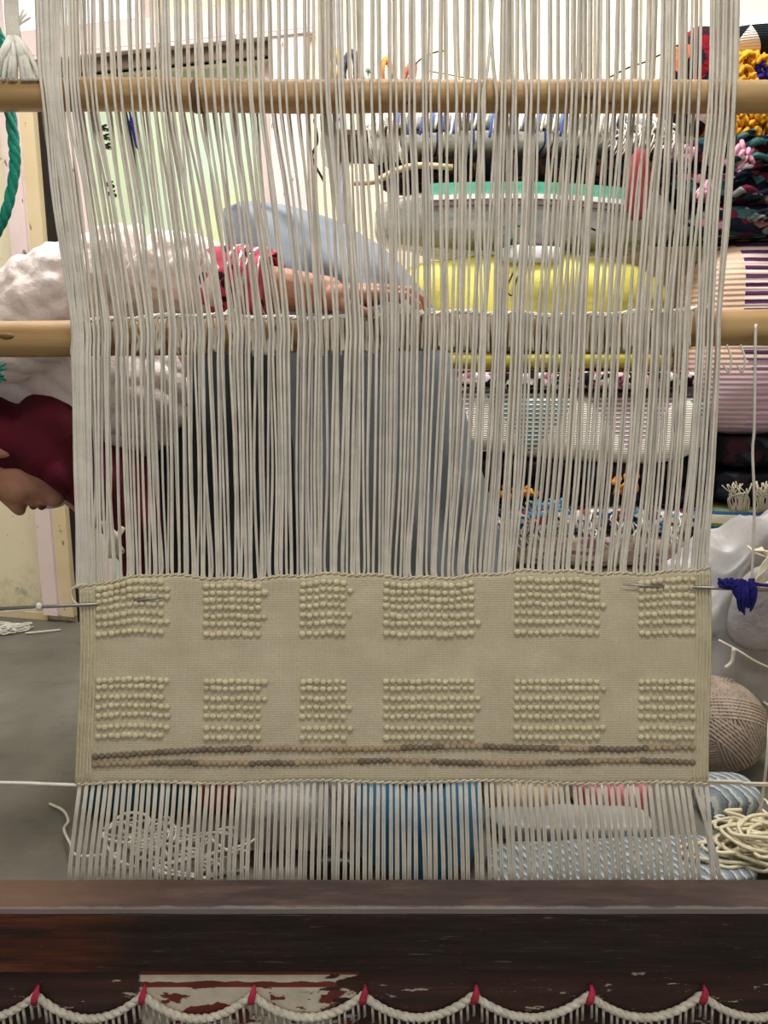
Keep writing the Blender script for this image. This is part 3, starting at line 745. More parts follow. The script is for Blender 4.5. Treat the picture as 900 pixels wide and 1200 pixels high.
dm = drape(interp([(240, 278, 318, 1.80, .25), (247, 264, 352, 1.80, .5), (262, 262, 402, 1.79, .65), (288, 266, 446, 1.78, .8), (320, 285, 478, 1.76, .95), (360, 305, 506, 1.76, 1), (430, 330, 530, 1.76, 1.05), (520, 340, 552, 1.76, 1.1), (620, 345, 582, 1.76, 1.15), (700, 345, 602, 1.74, 1.2), (770, 348, 610, 1.76, 1.15), (830, 350, 606, 1.76, 1.1)], 44), .17, 9, 1.0)
dm.build('kurta', M['slate'], person, label='slate blue draped kurta over hips')
dm = drape(interp([(372, 215, 400, 1.82, .5), (390, 196, 420, 1.82, .9), (480, 182, 420, 1.82, 1), (560, 168, 420, 1.82, 1.05), (640, 166, 420, 1.82, 1.05), (700, 166, 420, 1.82, 1.05), (860, 176, 420, 1.82, 1.1), (890, 176, 420, 1.82, 1.1)], 40), .15, 8, 4.0)
dm.build('skirt', M['charcoal'], person, label='charcoal dark skirt')

# ------------------------------------------------------------------ stacks of rugs, right
def stripes(name, axis, scale, stops, rough=.95, bumpax=None, bscale=120):
    n = NT(name, rough, .1); x = n.sep()['XYZ'.index(axis)]
    f = n.math('FRACT', n.math('MULTIPLY', x, scale)); n.col(n.ramp(f, stops, 'CONSTANT'))
    n.bump(n.math('ADD', n.wave(bscale, bumpax or axis), n.noise(200)), .5, .003); return n.m
def scraps(name, scale, cols, vecs=(1, 1, 1)):
    n = NT(name, .95, .1); v = n.map(vecs)
    f = n.sep(n.voro(scale, v, 1))[0]; k = len(cols)
    n.col(n.ramp(f, [(i / k, c) for i, c in enumerate(cols)], 'CONSTANT')); n.bump(n.noise(90, detail=5), .8, .008); return n.m
def diamonds():
    n = NT('diamond weave', .95, .1); x, y, z = n.sep()
    fx = n.math('ADD', n.math('MULTIPLY', x, 3.66), .928)
    tri = n.math('ABSOLUTE', n.math('SUBTRACT', n.math('FRACT', fx), .5))
    ins = n.math('LESS_THAN', tri, n.math('MULTIPLY', n.math('SUBTRACT', z, .02), 2.9))
    side = n.math('GREATER_THAN', n.math('FRACT', n.math('MULTIPLY', n.math('ADD', fx, 4.0), .5)), .5)
    colr = n.mix(side, (84, 132, 142), (166, 140, 158))
    st = n.math('GREATER_THAN', n.wave(26, 'Z'), .45)
    c = n.mix(st, (238, 232, 222), colr)
    st2 = n.math('MULTIPLY', n.math('GREATER_THAN', n.wave(26, 'Z'), .5), .25)
    plain = n.mix(st2, (238, 234, 222), (206, 180, 182))
    n.col(n.mix(ins, plain, c)); return n.bump(n.wave(52, 'Z'), .5, .004).m
M['white_blue'] = stripes('white blue stripe', 'X', 11, [(0, (236, 234, 228)), (.5, (226, 226, 224)), (.62, (70, 92, 158)), (.68, (238, 236, 230)), (.86, (50, 56, 84)), (.9, (232, 230, 226))])
M['dark_scrap'] = scraps('dark scraps', 40, [(24, 22, 26), (48, 34, 34), (72, 44, 36), (30, 34, 44), (104, 76, 62)])
M['red_scrap'] = scraps('red dark scraps', 30, [(28, 20, 26), (120, 22, 34), (48, 28, 38), (176, 96, 62), (30, 32, 52), (206, 198, 190)], (1, 1, .5))
M['teal_scrap'] = scraps('teal scraps', 30, [(20, 24, 36), (36, 72, 78), (26, 30, 44), (92, 30, 50), (64, 104, 104), (126, 132, 128), (24, 24, 34), (172, 126, 134)], (1, 1, 1.8))
M['pink_scrap'] = scraps('pink black scraps', 60, [(30, 26, 32), (224, 190, 196), (40, 34, 40), (236, 228, 226), (160, 96, 116)])
M['black_rug'] = scraps('black rug', 30, [(16, 16, 20), (22, 22, 28), (14, 14, 18), (38, 44, 52), (20, 18, 22), (44, 24, 30)])
M['bright_scrap'] = scraps('bright scraps', 46, [(230, 228, 222), (86, 152, 190), (40, 44, 60), (236, 232, 224), (40, 90, 150), (214, 206, 192), (150, 60, 60)], (1, 1, 2))
M['beige_rug'] = scraps('beige rug', 30, [(196, 178, 160), (212, 196, 178), (180, 160, 146), (206, 184, 180), (150, 108, 124)], (.6, 1, 3))
M['fringe_rug'] = stripes('fringe stripe rug', 'Z', 9, [(0, (92, 40, 38)), (.14, (206, 194, 168)), (.42, (40, 88, 132)), (.5, (110, 128, 76)), (.58, (212, 200, 174)), (.8, (44, 92, 140)), (.88, (128, 136, 90))])
M['purple_stripe'] = None
def purple():
    n = NT('purple stripe', .95, .1); x, y, z = n.sep()
    s = n.math('GREATER_THAN', n.math('FRACT', n.math('ADD', n.math('MULTIPLY', z, 46), n.math('MULTIPLY', n.noise(9), .25))), .5)
    low = n.n('ShaderNodeMapRange', i_0=z, i_1=.18, i_2=.26, i_3=1, i_4=0).outputs[0]
    dk = n.mix(low, (92, 52, 92), (196, 160, 182)); lt = n.mix(low, (232, 214, 204), (216, 190, 204))
    xl = n.math('GREATER_THAN', x, n.math('ADD', -.212, n.math('MULTIPLY', low, .05)))
    pl = n.mix(n.math('MULTIPLY', s, .3), n.mix(low, (236, 204, 178), (212, 184, 196)), (206, 172, 164))
    n.col(n.mix(xl, pl, n.mix(s, lt, dk))); return n.bump(n.wave(23, 'Z'), .5, .004).m
M['purple_stripe'] = purple()
def bwtri():
    n = NT('black white triangles', .95, .1); x, y, z = n.sep()
    f = n.math('ABSOLUTE', n.math('SUBTRACT', n.math('FRACT', n.math('ADD', n.math('MULTIPLY', x, 7.0), .28)), .5))
    h = n.math('FRACT', n.math('MULTIPLY', n.math('ADD', z, .012), 10.5))
    n.col(n.mix(n.math('GREATER_THAN', f, n.math('MULTIPLY', n.math('SUBTRACT', 1.0, h), .5)), (226, 220, 214), (34, 40, 46))); return n.bump(n.wave(60, 'Z'), .5, .004).m
M['bw'] = bwtri()
M['gold'] = simple('gold shag', (222, 160, 32), .9, (196, 132, 22), 40)
M['royal'] = simple('royal blue shag', (44, 40, 150), .9)
M['pink_tuft'] = simple('pink tuft', (232, 168, 190), .9, (222, 148, 176), 40)
M['orange_tuft'] = simple('orange tuft', (226, 156, 40), .9, (206, 130, 30), 40)
M['sky_tuft'] = simple('sky blue tuft', (110, 176, 210), .9)
n = NT('clear plastic', .25, .5); n.col((206, 208, 204)); n.b.inputs['Alpha'].default_value = .55; n.bump(n.noise(22, detail=5), .6, .02); M['plastic'] = n.m
M['grey_content'] = simple('grey wrapped cloth', (196, 194, 186), .7, (180, 180, 174), 9, 20, .4, .01)
M['yellow'] = simple('yellow plastic', (240, 231, 118), .4, (234, 222, 96), 6, 14, .4, .012, spec=.5)
M['olive_band'] = simple('olive hem', (176, 166, 62), .7)
M['green_band'] = simple('green print', (70, 166, 134), .6, (92, 178, 148), 20)
M['white_plastic'] = simple('white plastic', (238, 238, 236), .4, (222, 222, 220), 12, 30, .4, .01)
M['brown_line'] = simple('brown print', (112, 92, 92), .6)
M['dark_green'] = simple('dark green print', (30, 96, 76), .6)
def sackm():
    n = NT('woven white sack', .5, .4); n.col(n.ramp(n.noise(5), [(.35, (206, 200, 196)), (.65, (232, 230, 230))]))
    return n.bump(n.math('ADD', n.noise(12, detail=6), n.math('MULTIPLY', n.wave(220, 'Z'), .04)), 1.0, .03).m
M['sack'] = sackm()
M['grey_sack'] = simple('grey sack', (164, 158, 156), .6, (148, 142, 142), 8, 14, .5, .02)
M['ball'] = simple('taupe yarn', (176, 160, 146), .95, (158, 142, 128), 50, 300, .5, .003)
M['blue_plastic'] = simple('blue plastic', (14, 104, 160), .35, (20, 120, 176), 5, 8, .1, .004, spec=.5)
def ragm():
    n = NT('denim rag weave', .95, .1); x, y, z = n.sep()
    f = n.math('FRACT', n.math('ADD', n.math('MULTIPLY', x, 46), n.math('ADD', n.math('MULTIPLY', y, 30), n.math('MULTIPLY', n.noise(26), 1.6))))
    c = n.ramp(f, [(0, (206, 206, 198)), (.26, (150, 160, 166)), (.5, (116, 132, 144)), (.8, (84, 98, 112))], 'CONSTANT')
    n.col(n.mix(n.math('MULTIPLY', n.noise(60), .5), c, (150, 156, 158))); return n.bump(f, .6, .006).m
M['rag'] = ragm()
M['tan_cloth'] = simple('tan cloth', (214, 192, 156), .9, (190, 164, 126), 14)
M['pink_cloth'] = stripes('pink stripe cloth', 'X', 16, [(0, (232, 142, 148)), (.45, (240, 206, 204)), (.7, (228, 112, 124))])
M['rose_cloth'] = simple('dusty red cloth', (150, 62, 64), .9, (132, 50, 54), 20)
M['teal_cloth'] = simple('deep teal cloth', (20, 70, 92), .9, (16, 40, 56), 8)
M['grey_bag'] = simple('grey shiny bag', (150, 150, 148), .35, (176, 176, 172), 10, 16, .7, .02, spec=.5)
M['blackbag'] = simple('black plastic', (18, 18, 22), .35)
def folded(name, label, cat, x0, y0, x1, y1, Yf, depth, nf, mat, group=None, rot=0.0, puff=.012, seed=0, fold_name='fold'):
    a = at(x0, y1, Yf); b = at(x1, y0, Yf); zb, ztp = a.z, b.z; cx = (a.x + b.x) / 2; hx = (b.x - a.x) / 2
    base = Vector((cx, Yf + depth / 2, zb)); r = thing(name, base, label, cat, group); r.rotation_euler.z = rot
    h = (ztp - zb) / nf
    for i in range(nf):
        def fn(q, p, i=i):
            w = Vector((p.x + cx, p.y, p.z + i * h))
            return p + Vector((.012 * noise.noise(w * 6 + Vector((seed, 0, 0))), q.y * puff * noise.noise(w * 5 + Vector((0, seed, 4))), .16 * h * noise.noise(Vector((w.x * 5, w.y * 4, i + seed)))))
        m = MB(); m.rbox(Vector((cx + rnd.uniform(-.012, .012), base.y + rnd.uniform(-.01, .01), zb + (i + .5) * h)), hx, depth / 2, h * .485, 5, 16, None, fn)
        m.build(fold_name, mat, r)
    return r
YS = 2.10; G = 'folded rugs in the stack behind the warp'
bz = at(600, 745, YS).z
bench = thing('low_bench', Vector((.72, YS + .13, 0)), 'low brown wooden bench under the stacked rugs behind the rug', 'bench')
m = MB(); m.box((.72, YS + .13, bz - .02), 1.25, .26, .035); m.build('bench_top', M['bench'], bench, smooth=False)
for sx in (.15, 1.29):
    for sy in (.03, .23):
        m = MB(); m.box((sx, YS + sy, (bz - .04) / 2), .05, .05, bz - .04); m.build('leg', M['bench'], bench, smooth=False)
folded('folded_rug', 'beige and mauve folded rugs at the bottom of the middle stack', 'rug', 560, 628, 835, 744, YS, .29, 3, M['beige_rug'], G, seed=1)
r8 = folded('folded_rug', 'white and blue flecked rug with tangled fringe low in the stack', 'rug', 572, 594, 838, 627, YS, .29, 1, M['bright_scrap'], G, seed=2)
m = MB()
for i in range(110):
    x = 580 + rnd.random() * 220; y = 600 + rnd.random() * 28; m.tube(spl([at(x, y, YS), at(x + rnd.uniform(-6, 6), y + 8, YS - .02), at(x + rnd.uniform(-8, 8), y + rnd.uniform(16, 26), YS - .012)], 3), .0022, 4)
m.build('fringe', M['white_yarn'], r8)['kind'] = 'stuff'
r7 = folded('folded_rug', 'black rug with orange and sky blue tufts in the middle stack', 'rug', 545, 540, 842, 593, YS, .29, 2, M['black_rug'], G, seed=3)
def tufts(parent, name, mat, spots, Yt, n, r, spread):
    m = MB()
    for i in range(n):
        px, py = rnd.choice(spots); px += rnd.gauss(0, spread[0]); py += rnd.gauss(0, spread[1])
        p = at(px, py, Yt - rnd.random() * .02); R = Matrix.Rotation(rnd.uniform(-1, 1), 3, 'Y') @ Matrix.Rotation(rnd.uniform(-.6, .6), 3, 'X')
        m.ell(p, r * .55, r * .55, r * rnd.uniform(.9, 1.4), R, 6, 4)
    o = m.build(name, mat, parent); o['kind'] = 'stuff'; return o
tufts(r7, 'orange_tufts', M['orange_tuft'], [(590, 577), (605, 577), (618, 577), (733, 566), (730, 572)], YS - .01, 70, .010, (7, 5))
tufts(r7, 'blue_tufts', M['sky_tuft'], [(620, 592), (640, 594), (655, 596)], YS - .012, 40, .009, (8, 4))
folded('folded_rug', 'cream folded rug with teal and mauve woven triangles', 'rug', 518, 456, 838, 541, YS, .29, 1, diamonds(), G, puff=.03, seed=4, rot=-.03)
folded('folded_rug', 'pink, black and white rag rug squeezed under the yellow bundle', 'rug', 525, 434, 836, 457, YS, .29, 1, M['pink_scrap'], G, seed=5)
# yellow bundle
yb_ = thing('yellow_bundle', at(630, 434, YS + .2), 'bright yellow plastic wrapped bundle in the middle of the stack', 'bundle')
def pillow(mb, x0, y0, x1, y1, Yf, depth, fn=None, p=3, n=20):
    a = at(x0, y1, Yf); b = at(x1, y0, Yf)
    mb.rbox(Vector(((a.x + b.x) / 2, Yf + depth / 2, (a.z + b.z) / 2)), (b.x - a.x) / 2, depth / 2, (b.z - a.z) / 2, p, n, None, fn)
m = MB(); pillow(m, 455, 292, 806, 414, YS, .29, lambda q, p: p + Vector((0, .02 * noise.noise(p * 7), (-.03 * max(0, q.x - .2) if q.z > 0 else 0) + .012 * noise.noise(p * 9))), 3.3); m.build('wrapper', M['yellow'], yb_)
m = MB(); pillow(m, 505, 414, 800, 433, YS + .01, .27, None, 5, 10); m.build('folded_hem', M['olive_band'], yb_, label='olive yellow hem fold')
m = MB(); pillow(m, 588, 286, 662, 308, YS - .012, .06, lambda q, p: p + Vector((0, 0, .004 * noise.noise(p * 30))), 4, 8); m.build('white_patch', M['white_plastic'], yb_, label='white plastic patch')
m = MB(); m.tube(spl([at(602, 318, YS - .004), at(594, 338, YS - .008), at(600, 346, YS - .01), at(606, 326, YS - .006), at(610, 320, YS)], 5), .0022, 5); m.build('black_loop', M['dark'], yb_)
# clear bag above it
pb = thing('plastic_bag', at(620, 300, YS + .2), 'grey translucent plastic bag with green printed band above the yellow bundle', 'bag')
m = MB(); pillow(m, 452, 222, 792, 282, YS + .03, .24, lambda q, p: p + Vector((0, 0, .012 * noise.noise(p * 7))), 4.6); m.build('contents', M['grey_content'], pb)
m = MB(); pillow(m, 440, 214, 806, 288, YS, .29, lambda q, p: p + Vector((.01 * noise.noise(p * 14), .02 * noise.noise(p * 11), .02 * noise.noise(p * 8 + Vector((3, 0, 0))))), 4.6, 24); m.build('film', M['plastic'], pb)
def band(parent, name, mat, pts, hh, Yb, th=.006):
    m = MB(); n_ = len(pts); vs = []
    for px, py in pts:
        p = at(px, py, Yb)
        for dy, dz in ((-th, hh), (th, hh), (th, -hh), (-th, -hh)): vs.append(p + Vector((0, dy, dz)))
    fs = [(i * 4 + k, i * 4 + (k + 1) % 4, i * 4 + 4 + (k + 1) % 4, i * 4 + 4 + k) for i in range(n_ - 1) for k in range(4)] + [(3, 2, 1, 0), tuple((n_ - 1) * 4 + k for k in range(4))]
    m.add(vs, fs); return m.build(name, mat, parent, smooth=False)
curve = lambda y: [(x, y + 14 * ((x - 600) / 180) ** 2 * (1 if x > 600 else .55)) for x in range(500, 756, 16)]
band(pb, 'green_band', M['green_band'], curve(220), .014, YS - .008)
band(pb, 'white_edge', M['white_plastic'], curve(230), .006, YS - .012)
band(pb, 'printed_line', M['brown_line'], curve(238), .0042, YS - .012)
for k, (px, py, dx, dy) in enumerate([(588, 272, 12, 14), (604, 272, -8, 16), (606, 264, 12, 2), (590, 266, 8, 0), (622, 266, 0, 26), (676, 276, 3, 22), (690, 266, 8, 4)]):
    m = MB(); m.tube([at(px, py, YS - .012), at(px + dx, py + dy, YS - .012)], .0045 if k < 4 else .003, 4); m.build('printed_mark', M['dark_green'] if k < 5 else M['dark'], pb)
folded('folded_rug', 'dark maroon and black folded rug under the white striped textiles', 'rug', 440, 182, 812, 207, YS + .02, .27, 1, M['dark_scrap'], G, seed=6)
m = MB(); m.box(at(590, 177, YS + .15), .92, .29, .012, Matrix.Rotation(.02, 3, 'Y')); tag(m.build('wooden_board', M['bench'], smooth=False), 'brown board lying between the dark rug and white textiles', 'board')
r1 = folded('folded_textile', 'white folded textile with blue stripes on top of the stack', 'textile', 432, 130, 792, 172, YS, .29, 2, M['white_blue'], None, puff=.02, seed=7)
m = MB()
for i in range(60):
    x = 700 + rnd.random() * 90; y = 136 + rnd.random() * 26; m.tube(spl([at(x, y, YS - .002), at(x + 5, y + 6, YS - .02), at(x + rnd.uniform(-12, 6), y + rnd.uniform(14, 30), YS - .015)], 3), .0022, 4)
for i in range(28):
    x = 432 + rnd.random() * 40; m.tube(spl([at(x, 140 + rnd.random() * 10, YS), at(x - 6, 152, YS - .02), at(x + rnd.uniform(-9, 4), 175 + rnd.random() * 18, YS - .015)], 3), .0022, 4)
m.build('fringe', M['white_yarn'], r1)['kind'] = 'stuff'
mw = MB(); mbl = MB()
for i in range(64):
    x = 440 + i * 4.6 + rnd.uniform(-1, 1); y0 = 126 + rnd.uniform(-2, 5)
    (mbl if i % 3 == 1 and 6 < i < 52 else mw).tube(spl([at(x, y0, YS + .03), at(x - 5, y0 + 6, YS - .022), at(x - 9, y0 + 20 + rnd.random() * 14, YS - .026)], 4), .0034, 5)
mw.build('white_loops', M['white_yarn'], r1)['kind'] = 'stuff'; mbl.build('blue_loops', simple('mid blue yarn', (78, 104, 176)), r1)['kind'] = 'stuff'
m = MB(); m.tube(spl([at(415, 214, YS - .02), at(440, 212, YS - .03), at(465, 200, YS - .025), at(490, 194, YS - .02), at(530, 196, YS)], 8), .008, 8)
tag(m.build('thick_rope', M['tan_cloth']), 'thick tan cord curving at the left end of the dark rug', 'rope')
hk = [0]
def hank(px, py, s, mat, label, ang):
    hk[0] += 1; m = MB(); c = at(px, py, YS + .05 + .085 * (hk[0] % 3))
    for k in range(7):
        r = s * (.7 + .05 * k); ph = rnd.random() * 6
        m.tube([c + Matrix.Rotation(ang, 3, 'Y') @ Vector((r * .32 * math.cos(a), .012 * math.sin(a * 2 + ph) + (k - 3) * .005, r * math.sin(a))) for a in np.linspace(0, 2 * PI, 17)[:-1]], .006, 5, closed=True)
    tag(m.build('yarn_hank', mat), label, 'yarn', 'yarn hanks on top of the stack')
Yh = [((393, 78), .045, simple('ochre', (214, 172, 46)), 'ochre yellow yarn hank at the left end of the stack top'), ((397, 100), .04, simple('teal yarn', (36, 96, 128)), 'teal blue yarn hank under the ochre hank'),
      ((410, 88), .062, simple('charcoal yarn', (62, 66, 84)), 'charcoal yarn hank standing on the stack top'), ((436, 98), .045, simple('pale green yarn', (190, 206, 190)), 'pale green yarn hank on the stack top'),
      ((453, 88), .045, simple('orange yarn', (212, 130, 60)), 'orange yarn hank on the stack top'), ((461, 102), .03, simple('green yarn', (52, 130, 72)), 'small green yarn hank beneath the orange hank'),
      ((479, 90), .04, simple('coral yarn', (220, 92, 74)), 'coral red yarn hank on the stack top'), ((500, 104), .03, simple('pale yarn', (224, 218, 208)), 'small pale yarn hank right of the coral hank')]
for (p, s, mt, lb) in Yh: hank(p[0], p[1], s, mt, lb, rnd.uniform(-.4, .4))
m = MB(); m.tube(spl([at(478, 92, YS + .06), at(490, 72, YS + .06), at(508, 62, YS + .06), at(520, 60, YS + .06)], 5), .002, 5); m.tube(spl([at(495, 82, YS + .06), at(560, 94, YS + .1), at(590, 102, YS + .1)], 5), .0014, 5)
tag(m.build('thin_wire', M['dark']), 'thin dark wire curling above the yarn hanks', 'wire')
m = MB(); m.tube(spl([at(690, 104, YS + .06), at(735, 80, YS + .06), at(760, 71, YS + .06), at(800, 50, YS + .04)], 5), .0022, 5); m.tube(spl([at(680, 74, YS + .06), at(684, 86, YS + .06), at(690, 104, YS + .06)], 5), .004, 5)
tag(m.build('bent_wire', M['dark']), 'bent grey wire leaning on the right end of the stack top', 'wire')
# right column
YR = 2.12; G2 = 'rugs piled in the right column'
folded('folded_rug', 'cream rug with blue, green and red stripes and grey fringe, above the white sack', 'rug', 826, 592, 990, 640, YR, .26, 1, M['fringe_rug'], G2, seed=11)
rr = [o for o in C.objects if o.get('label', '').startswith('cream rug with blue')][0]
m = MB()
for i in range(46):
    x = rnd.choice((862, 866, 872, 892, 897)) + rnd.gauss(0, 3); m.tube(spl([at(x, 600, YR - .004), at(x + rnd.uniform(-6, 6), 584, YR - .02), at(x + rnd.uniform(-14, 14), 564 + rnd.random() * 14, YR - .03)], 4), .0017, 4)
m.build('fringe', M['heddle'], rr)['kind'] = 'stuff'
folded('folded_rug', 'low beige rug bundle hidden behind the white sack', 'rug', 826, 641, 990, 744, YR, .26, 2, M['beige_rug'], G2, seed=12)
folded('folded_rug', 'plain black rug under the purple striped roll', 'rug', 838, 512, 990, 590, YR, .26, 2, M['black_rug'], G2, seed=13)
pr_ = thing('striped_roll', at(900, 514, YR + .2), 'thick rolled rug with purple and cream stripes at the right edge', 'rug', G2)
m = MB(); pillow(m, 812, 276, 1000, 514, YR - .04, .30, lambda q, p: p + Vector((.012 * noise.noise(p * 6), .012 * noise.noise(p * 8), 0)), 3, 26); o = m.build('roll', M['purple_stripe'], pr_)
sr = folded('folded_rug', 'dark teal and black rag rug with pink tufts above the striped roll', 'rug', 775, 158, 985, 276, YR, .26, 3, M['teal_scrap'], G2, puff=.03, seed=14)
tufts(sr, 'pink_tufts', M['pink_tuft'], [(866, 178), (872, 184), (876, 178), (868, 190), (795, 176), (803, 182), (822, 224), (828, 220)], YR - .02, 60, .014, (4, 4))
m = MB()
for i in range(26):
    x0 = 850 + rnd.random() * 60; y0 = 165 + rnd.random() * 95; m.tube(spl([at(x0, y0, YR - .01), at(x0 + 15, y0 - 5 + rnd.uniform(-6, 6), YR - .04), at(x0 + 34, y0 - 8 + rnd.uniform(-9, 9), YR - .015)], 4), rnd.uniform(.006, .011), 6)
m.build('rag_strips', M['teal_scrap'], sr)['kind'] = 'stuff'
gs = folded('folded_rug', 'golden yellow shag rug with royal blue patch near the top right', 'rug', 838, 60, 985, 158, YR, .26, 2, M['gold'], G2, seed=15)
m = MB(); m2 = MB()
for i in range(620):
    px = 840 + rnd.random() * 120; py = 62 + rnd.random() * 94; p = at(px, py, YR - .005 - rnd.random() * .025)
    R = Matrix.Rotation(rnd.uniform(-1.2, 1.2), 3, 'Y') @ Matrix.Rotation(rnd.uniform(-.7, .7), 3, 'X')
    (m2 if (px - 895) ** 2 + (py - 84) ** 2 * 1.3 < 170 else m).ell(p, .007, .007, rnd.uniform(.011, .018), R, 6, 4)
m.build('gold_tufts', M['gold'], gs)['kind'] = 'stuff'; m2.build('blue_tufts', M['royal'], gs)['kind'] = 'stuff'
tr_ = thing('patterned_roll', at(890, 58, YR + .2), 'black and white triangle patterned rug roll on top of the gold shag', 'rug', G2)
m = MB(); pillow(m, 842, 4, 1000, 60, YR, .26, None, 2.6, 20); m.build('roll', M['bw'], tr_)
dr = thing('dark_red_rug', at(815, 158, YR + .2), 'dark red and black patterned rug draped beside the gold shag', 'rug', G2)
m = MB(); pillow(m, 776, 22, 868, 152, YR + .03, .12, lambda q, p: p + Vector((-.05 * max(0, q.z) * (1 - q.x) * 0 + .06 * max(0, q.z) * max(0, -q.x), .01 * noise.noise(p * 8), 0)), 3, 18); m.build('draped_cloth', M['red_scrap'], dr)
m = MB(); pillow(m, 735, 172, 766, 258, YS - .06, .03, lambda q, p: p + Vector((.01 * noise.noise(p * 12), .01 * noise.noise(p * 12), 0)), 3, 10); tag(m.build('red_cloth_strip', M['rose_cloth']), 'dark red cloth strip hanging at the right end of the plastic bag', 'cloth')
# white sack
sk = thing('white_sack', onfloor(850, 800), 'crumpled white woven sack slumped right of the rug', 'sack')
m = MB(); c0 = onfloor(845, 815); hgt = at(860, 612, 1.96).z
def sackfn(q, p):
    w = p * 7; ridge = 1 - abs(noise.noise(w)) * 2; r2 = 1 - abs(noise.noise(p * 16 + Vector((4, 1, 0)))) * 2; return p * (1 + .15 * ridge + .07 * r2) + Vector((.03 * noise.noise(p * 5), .03 * noise.noise(p * 6 + Vector((2, 0, 0))), .045 * q.z * noise.noise(Vector((p.x * 7, p.y * 5, 0))) + (.05 * q.x if q.z > 0 else 0)))
sc0 = at(850, 700, 1.96)
m.rbox(Vector((sc0.x + .07, 2.035, hgt / 2 - .005)), .205, .055, hgt / 2 - .035, 2.8, 44, None, sackfn); m.build('sack_body', M['sack'], sk)
m = MB(); g0 = at(905, 735, 1.85)
m.rbox(Vector((g0.x + .02, 1.93, g0.z + .02)), .095, .025, .115, 2.6, 16, Matrix.Rotation(.25, 3, 'Y'), lambda q, p: p * (1 + .12 * noise.noise(p * 9))); m.build('loose_flap', M['grey_sack'], sk, label='grey loose flap of the sack')
m = MB(); m.tube(spl([at(842, 750, 1.85), at(864, 762, 1.83), at(885, 775, 1.825), at(900, 782, 1.83)], 6), .0035, 6); m.tube(spl([at(860, 760, 1.83), at(858, 775, 1.83), at(850, 783, 1.83)], 6), .005, 6); m.build('seam_string', M['heddle'], sk)
m = MB()
for i in range(5): m.tube(spl([at(880 + i * 3, 645 - i, 1.80), at(902, 648 + i * 3, 1.78), at(890 - i, 668 + i * 3, 1.79), at(898, 684 + i, 1.80), at(915, 660, 1.81)], 5), .003, 5)
m.tube(spl([at(876, 640, 1.82), at(890, 650, 1.79), at(920, 658, 1.79)], 5), .003, 5)
tag(m.build('yarn_loops', M['cream_yarn']), 'loose cream yarn loops lying on the white sack', 'yarn')
m = MB(); m.rbox(onfloor(892, 822) + Vector((.03, .03, .045)), .075, .06, .05, 3, 12, None, lambda q, p: p * (1 + .15 * noise.noise(p * 12))); tag(m.build('black_bag', M['blackbag']), 'small black plastic bag on the floor behind the yarn ball', 'bag')
# yarn ball
bc = onfloor(832, 893); br = .118
bc = Vector((bc.x - .0, bc.y - .02, br)); ball = thing('yarn_ball', Vector((bc.x, bc.y, 0)), 'large taupe yarn ball on the floor right of the rug', 'yarn')
m = MB(); m.ell(bc, br * .95, br * .9, br * .95, None, 32, 20); m.build('core', M['ball'], ball)
m = MB()
for i in range(18):
    axv = (Vector((.75, .2, .65)) + Vector((rnd.gauss(0, .3), rnd.gauss(0, .3), rnd.gauss(0, .3)))).normalized() if i > 11 else Vector((rnd.gauss(0, 1), rnd.gauss(0, .6), rnd.gauss(0, 1))).normalized()
    a1 = axv.orthogonal().normalized(); a2 = axv.cross(a1); o0 = rnd.uniform(-.35, .35)
    for j in range(7):
        off = o0 + (j - 3) * .068; rr_ = math.sqrt(1 - off * off)
        m.tube([bc + (a1 * math.cos(t) * rr_ + a2 * math.sin(t) * rr_ + axv * off) * br * (.95 + .004 * i) for t in np.linspace(0, 2 * PI, 33)[:-1]], .0036, 5, closed=True)
m.build('windings', M['ball'], ball)['kind'] = 'stuff'
# ------------------------------------------------------------------ floor clutter
def tangle(name, label, mat, cx, cy, sx, sy, n, r, h, seed, loops=4, cat='yarn', z0=0):
    q = random.Random(seed); m = MB()
    for i in range(n):
        px = cx + q.gauss(0, sx * .45); py = cy + q.gauss(0, sy * .45); pts = []; c = onfloor(px, py); ang = q.random() * 6
        for k in range(loops * 4):
            ang += q.uniform(.5, 1.3); rad = .7 * rad + .3 * q.uniform(.02, .09) if k else .05
            pts.append(c + Vector((rad * math.cos(ang) + k * q.uniform(-.003, .004), rad * .8 * math.sin(ang), z0 + r + (math.sin(k * .6 + i) * .5 + .5) * h * (i + 1) / n)))
        m.tube(spl(pts, 4), r, 5)
    return tag(m.build(name, mat), label, cat)
tangle('yarn_tangle', 'large tangled pile of white yarn on the floor below the rug left side', M['white_yarn'], 215, 1003, 105, 26, 8, .0033, .07, 3)
tangle('yarn_tangle', 'small white yarn tangle on the concrete floor at far left', M['white_yarn'], 8, 738, 26, 5, 5, .003, .03, 4)
m = MB(); m.tube(spl([onfloor(30, 742, .006), onfloor(50, 740, .01), onfloor(71, 738, .005)], 5), .004, 5); tag(m.build('yarn_end', M['white_yarn']), 'single white yarn end pointing right from the small floor tangle', 'yarn')
m = MB(); m.tube(spl([onfloor(58, 942, .004), onfloor(74, 950, .01), onfloor(80, 962, .02), onfloor(75, 972, .01), onfloor(82, 988, .02), onfloor(92, 1003, .02), onfloor(140, 1000, .02)], 6), .0032, 6)
tag(m.build('yarn_strand', M['white_yarn']), 'white yarn strand trailing on the floor left of the lower warp', 'yarn')
tangle('yarn_tangle', 'heap of cream yarn on the floor at the lower right corner', M['cream_yarn'], 896, 1014, 58, 20, 26, .0042, .07, 6, z0=.03)
tangle('yarn_tangle', 'few white and taupe yarn loops over the denim rag rug', M['white_yarn'], 878, 972, 24, 12, 4, .0035, .05, 8, 3)
m = MB(); m.tube(spl([onfloor(925, 850, .02), at(905, 835, 1.5), at(899, 890, 1.42), onfloor(890, 960, .05), onfloor(886, 975, .03)], 8), .003, 6)
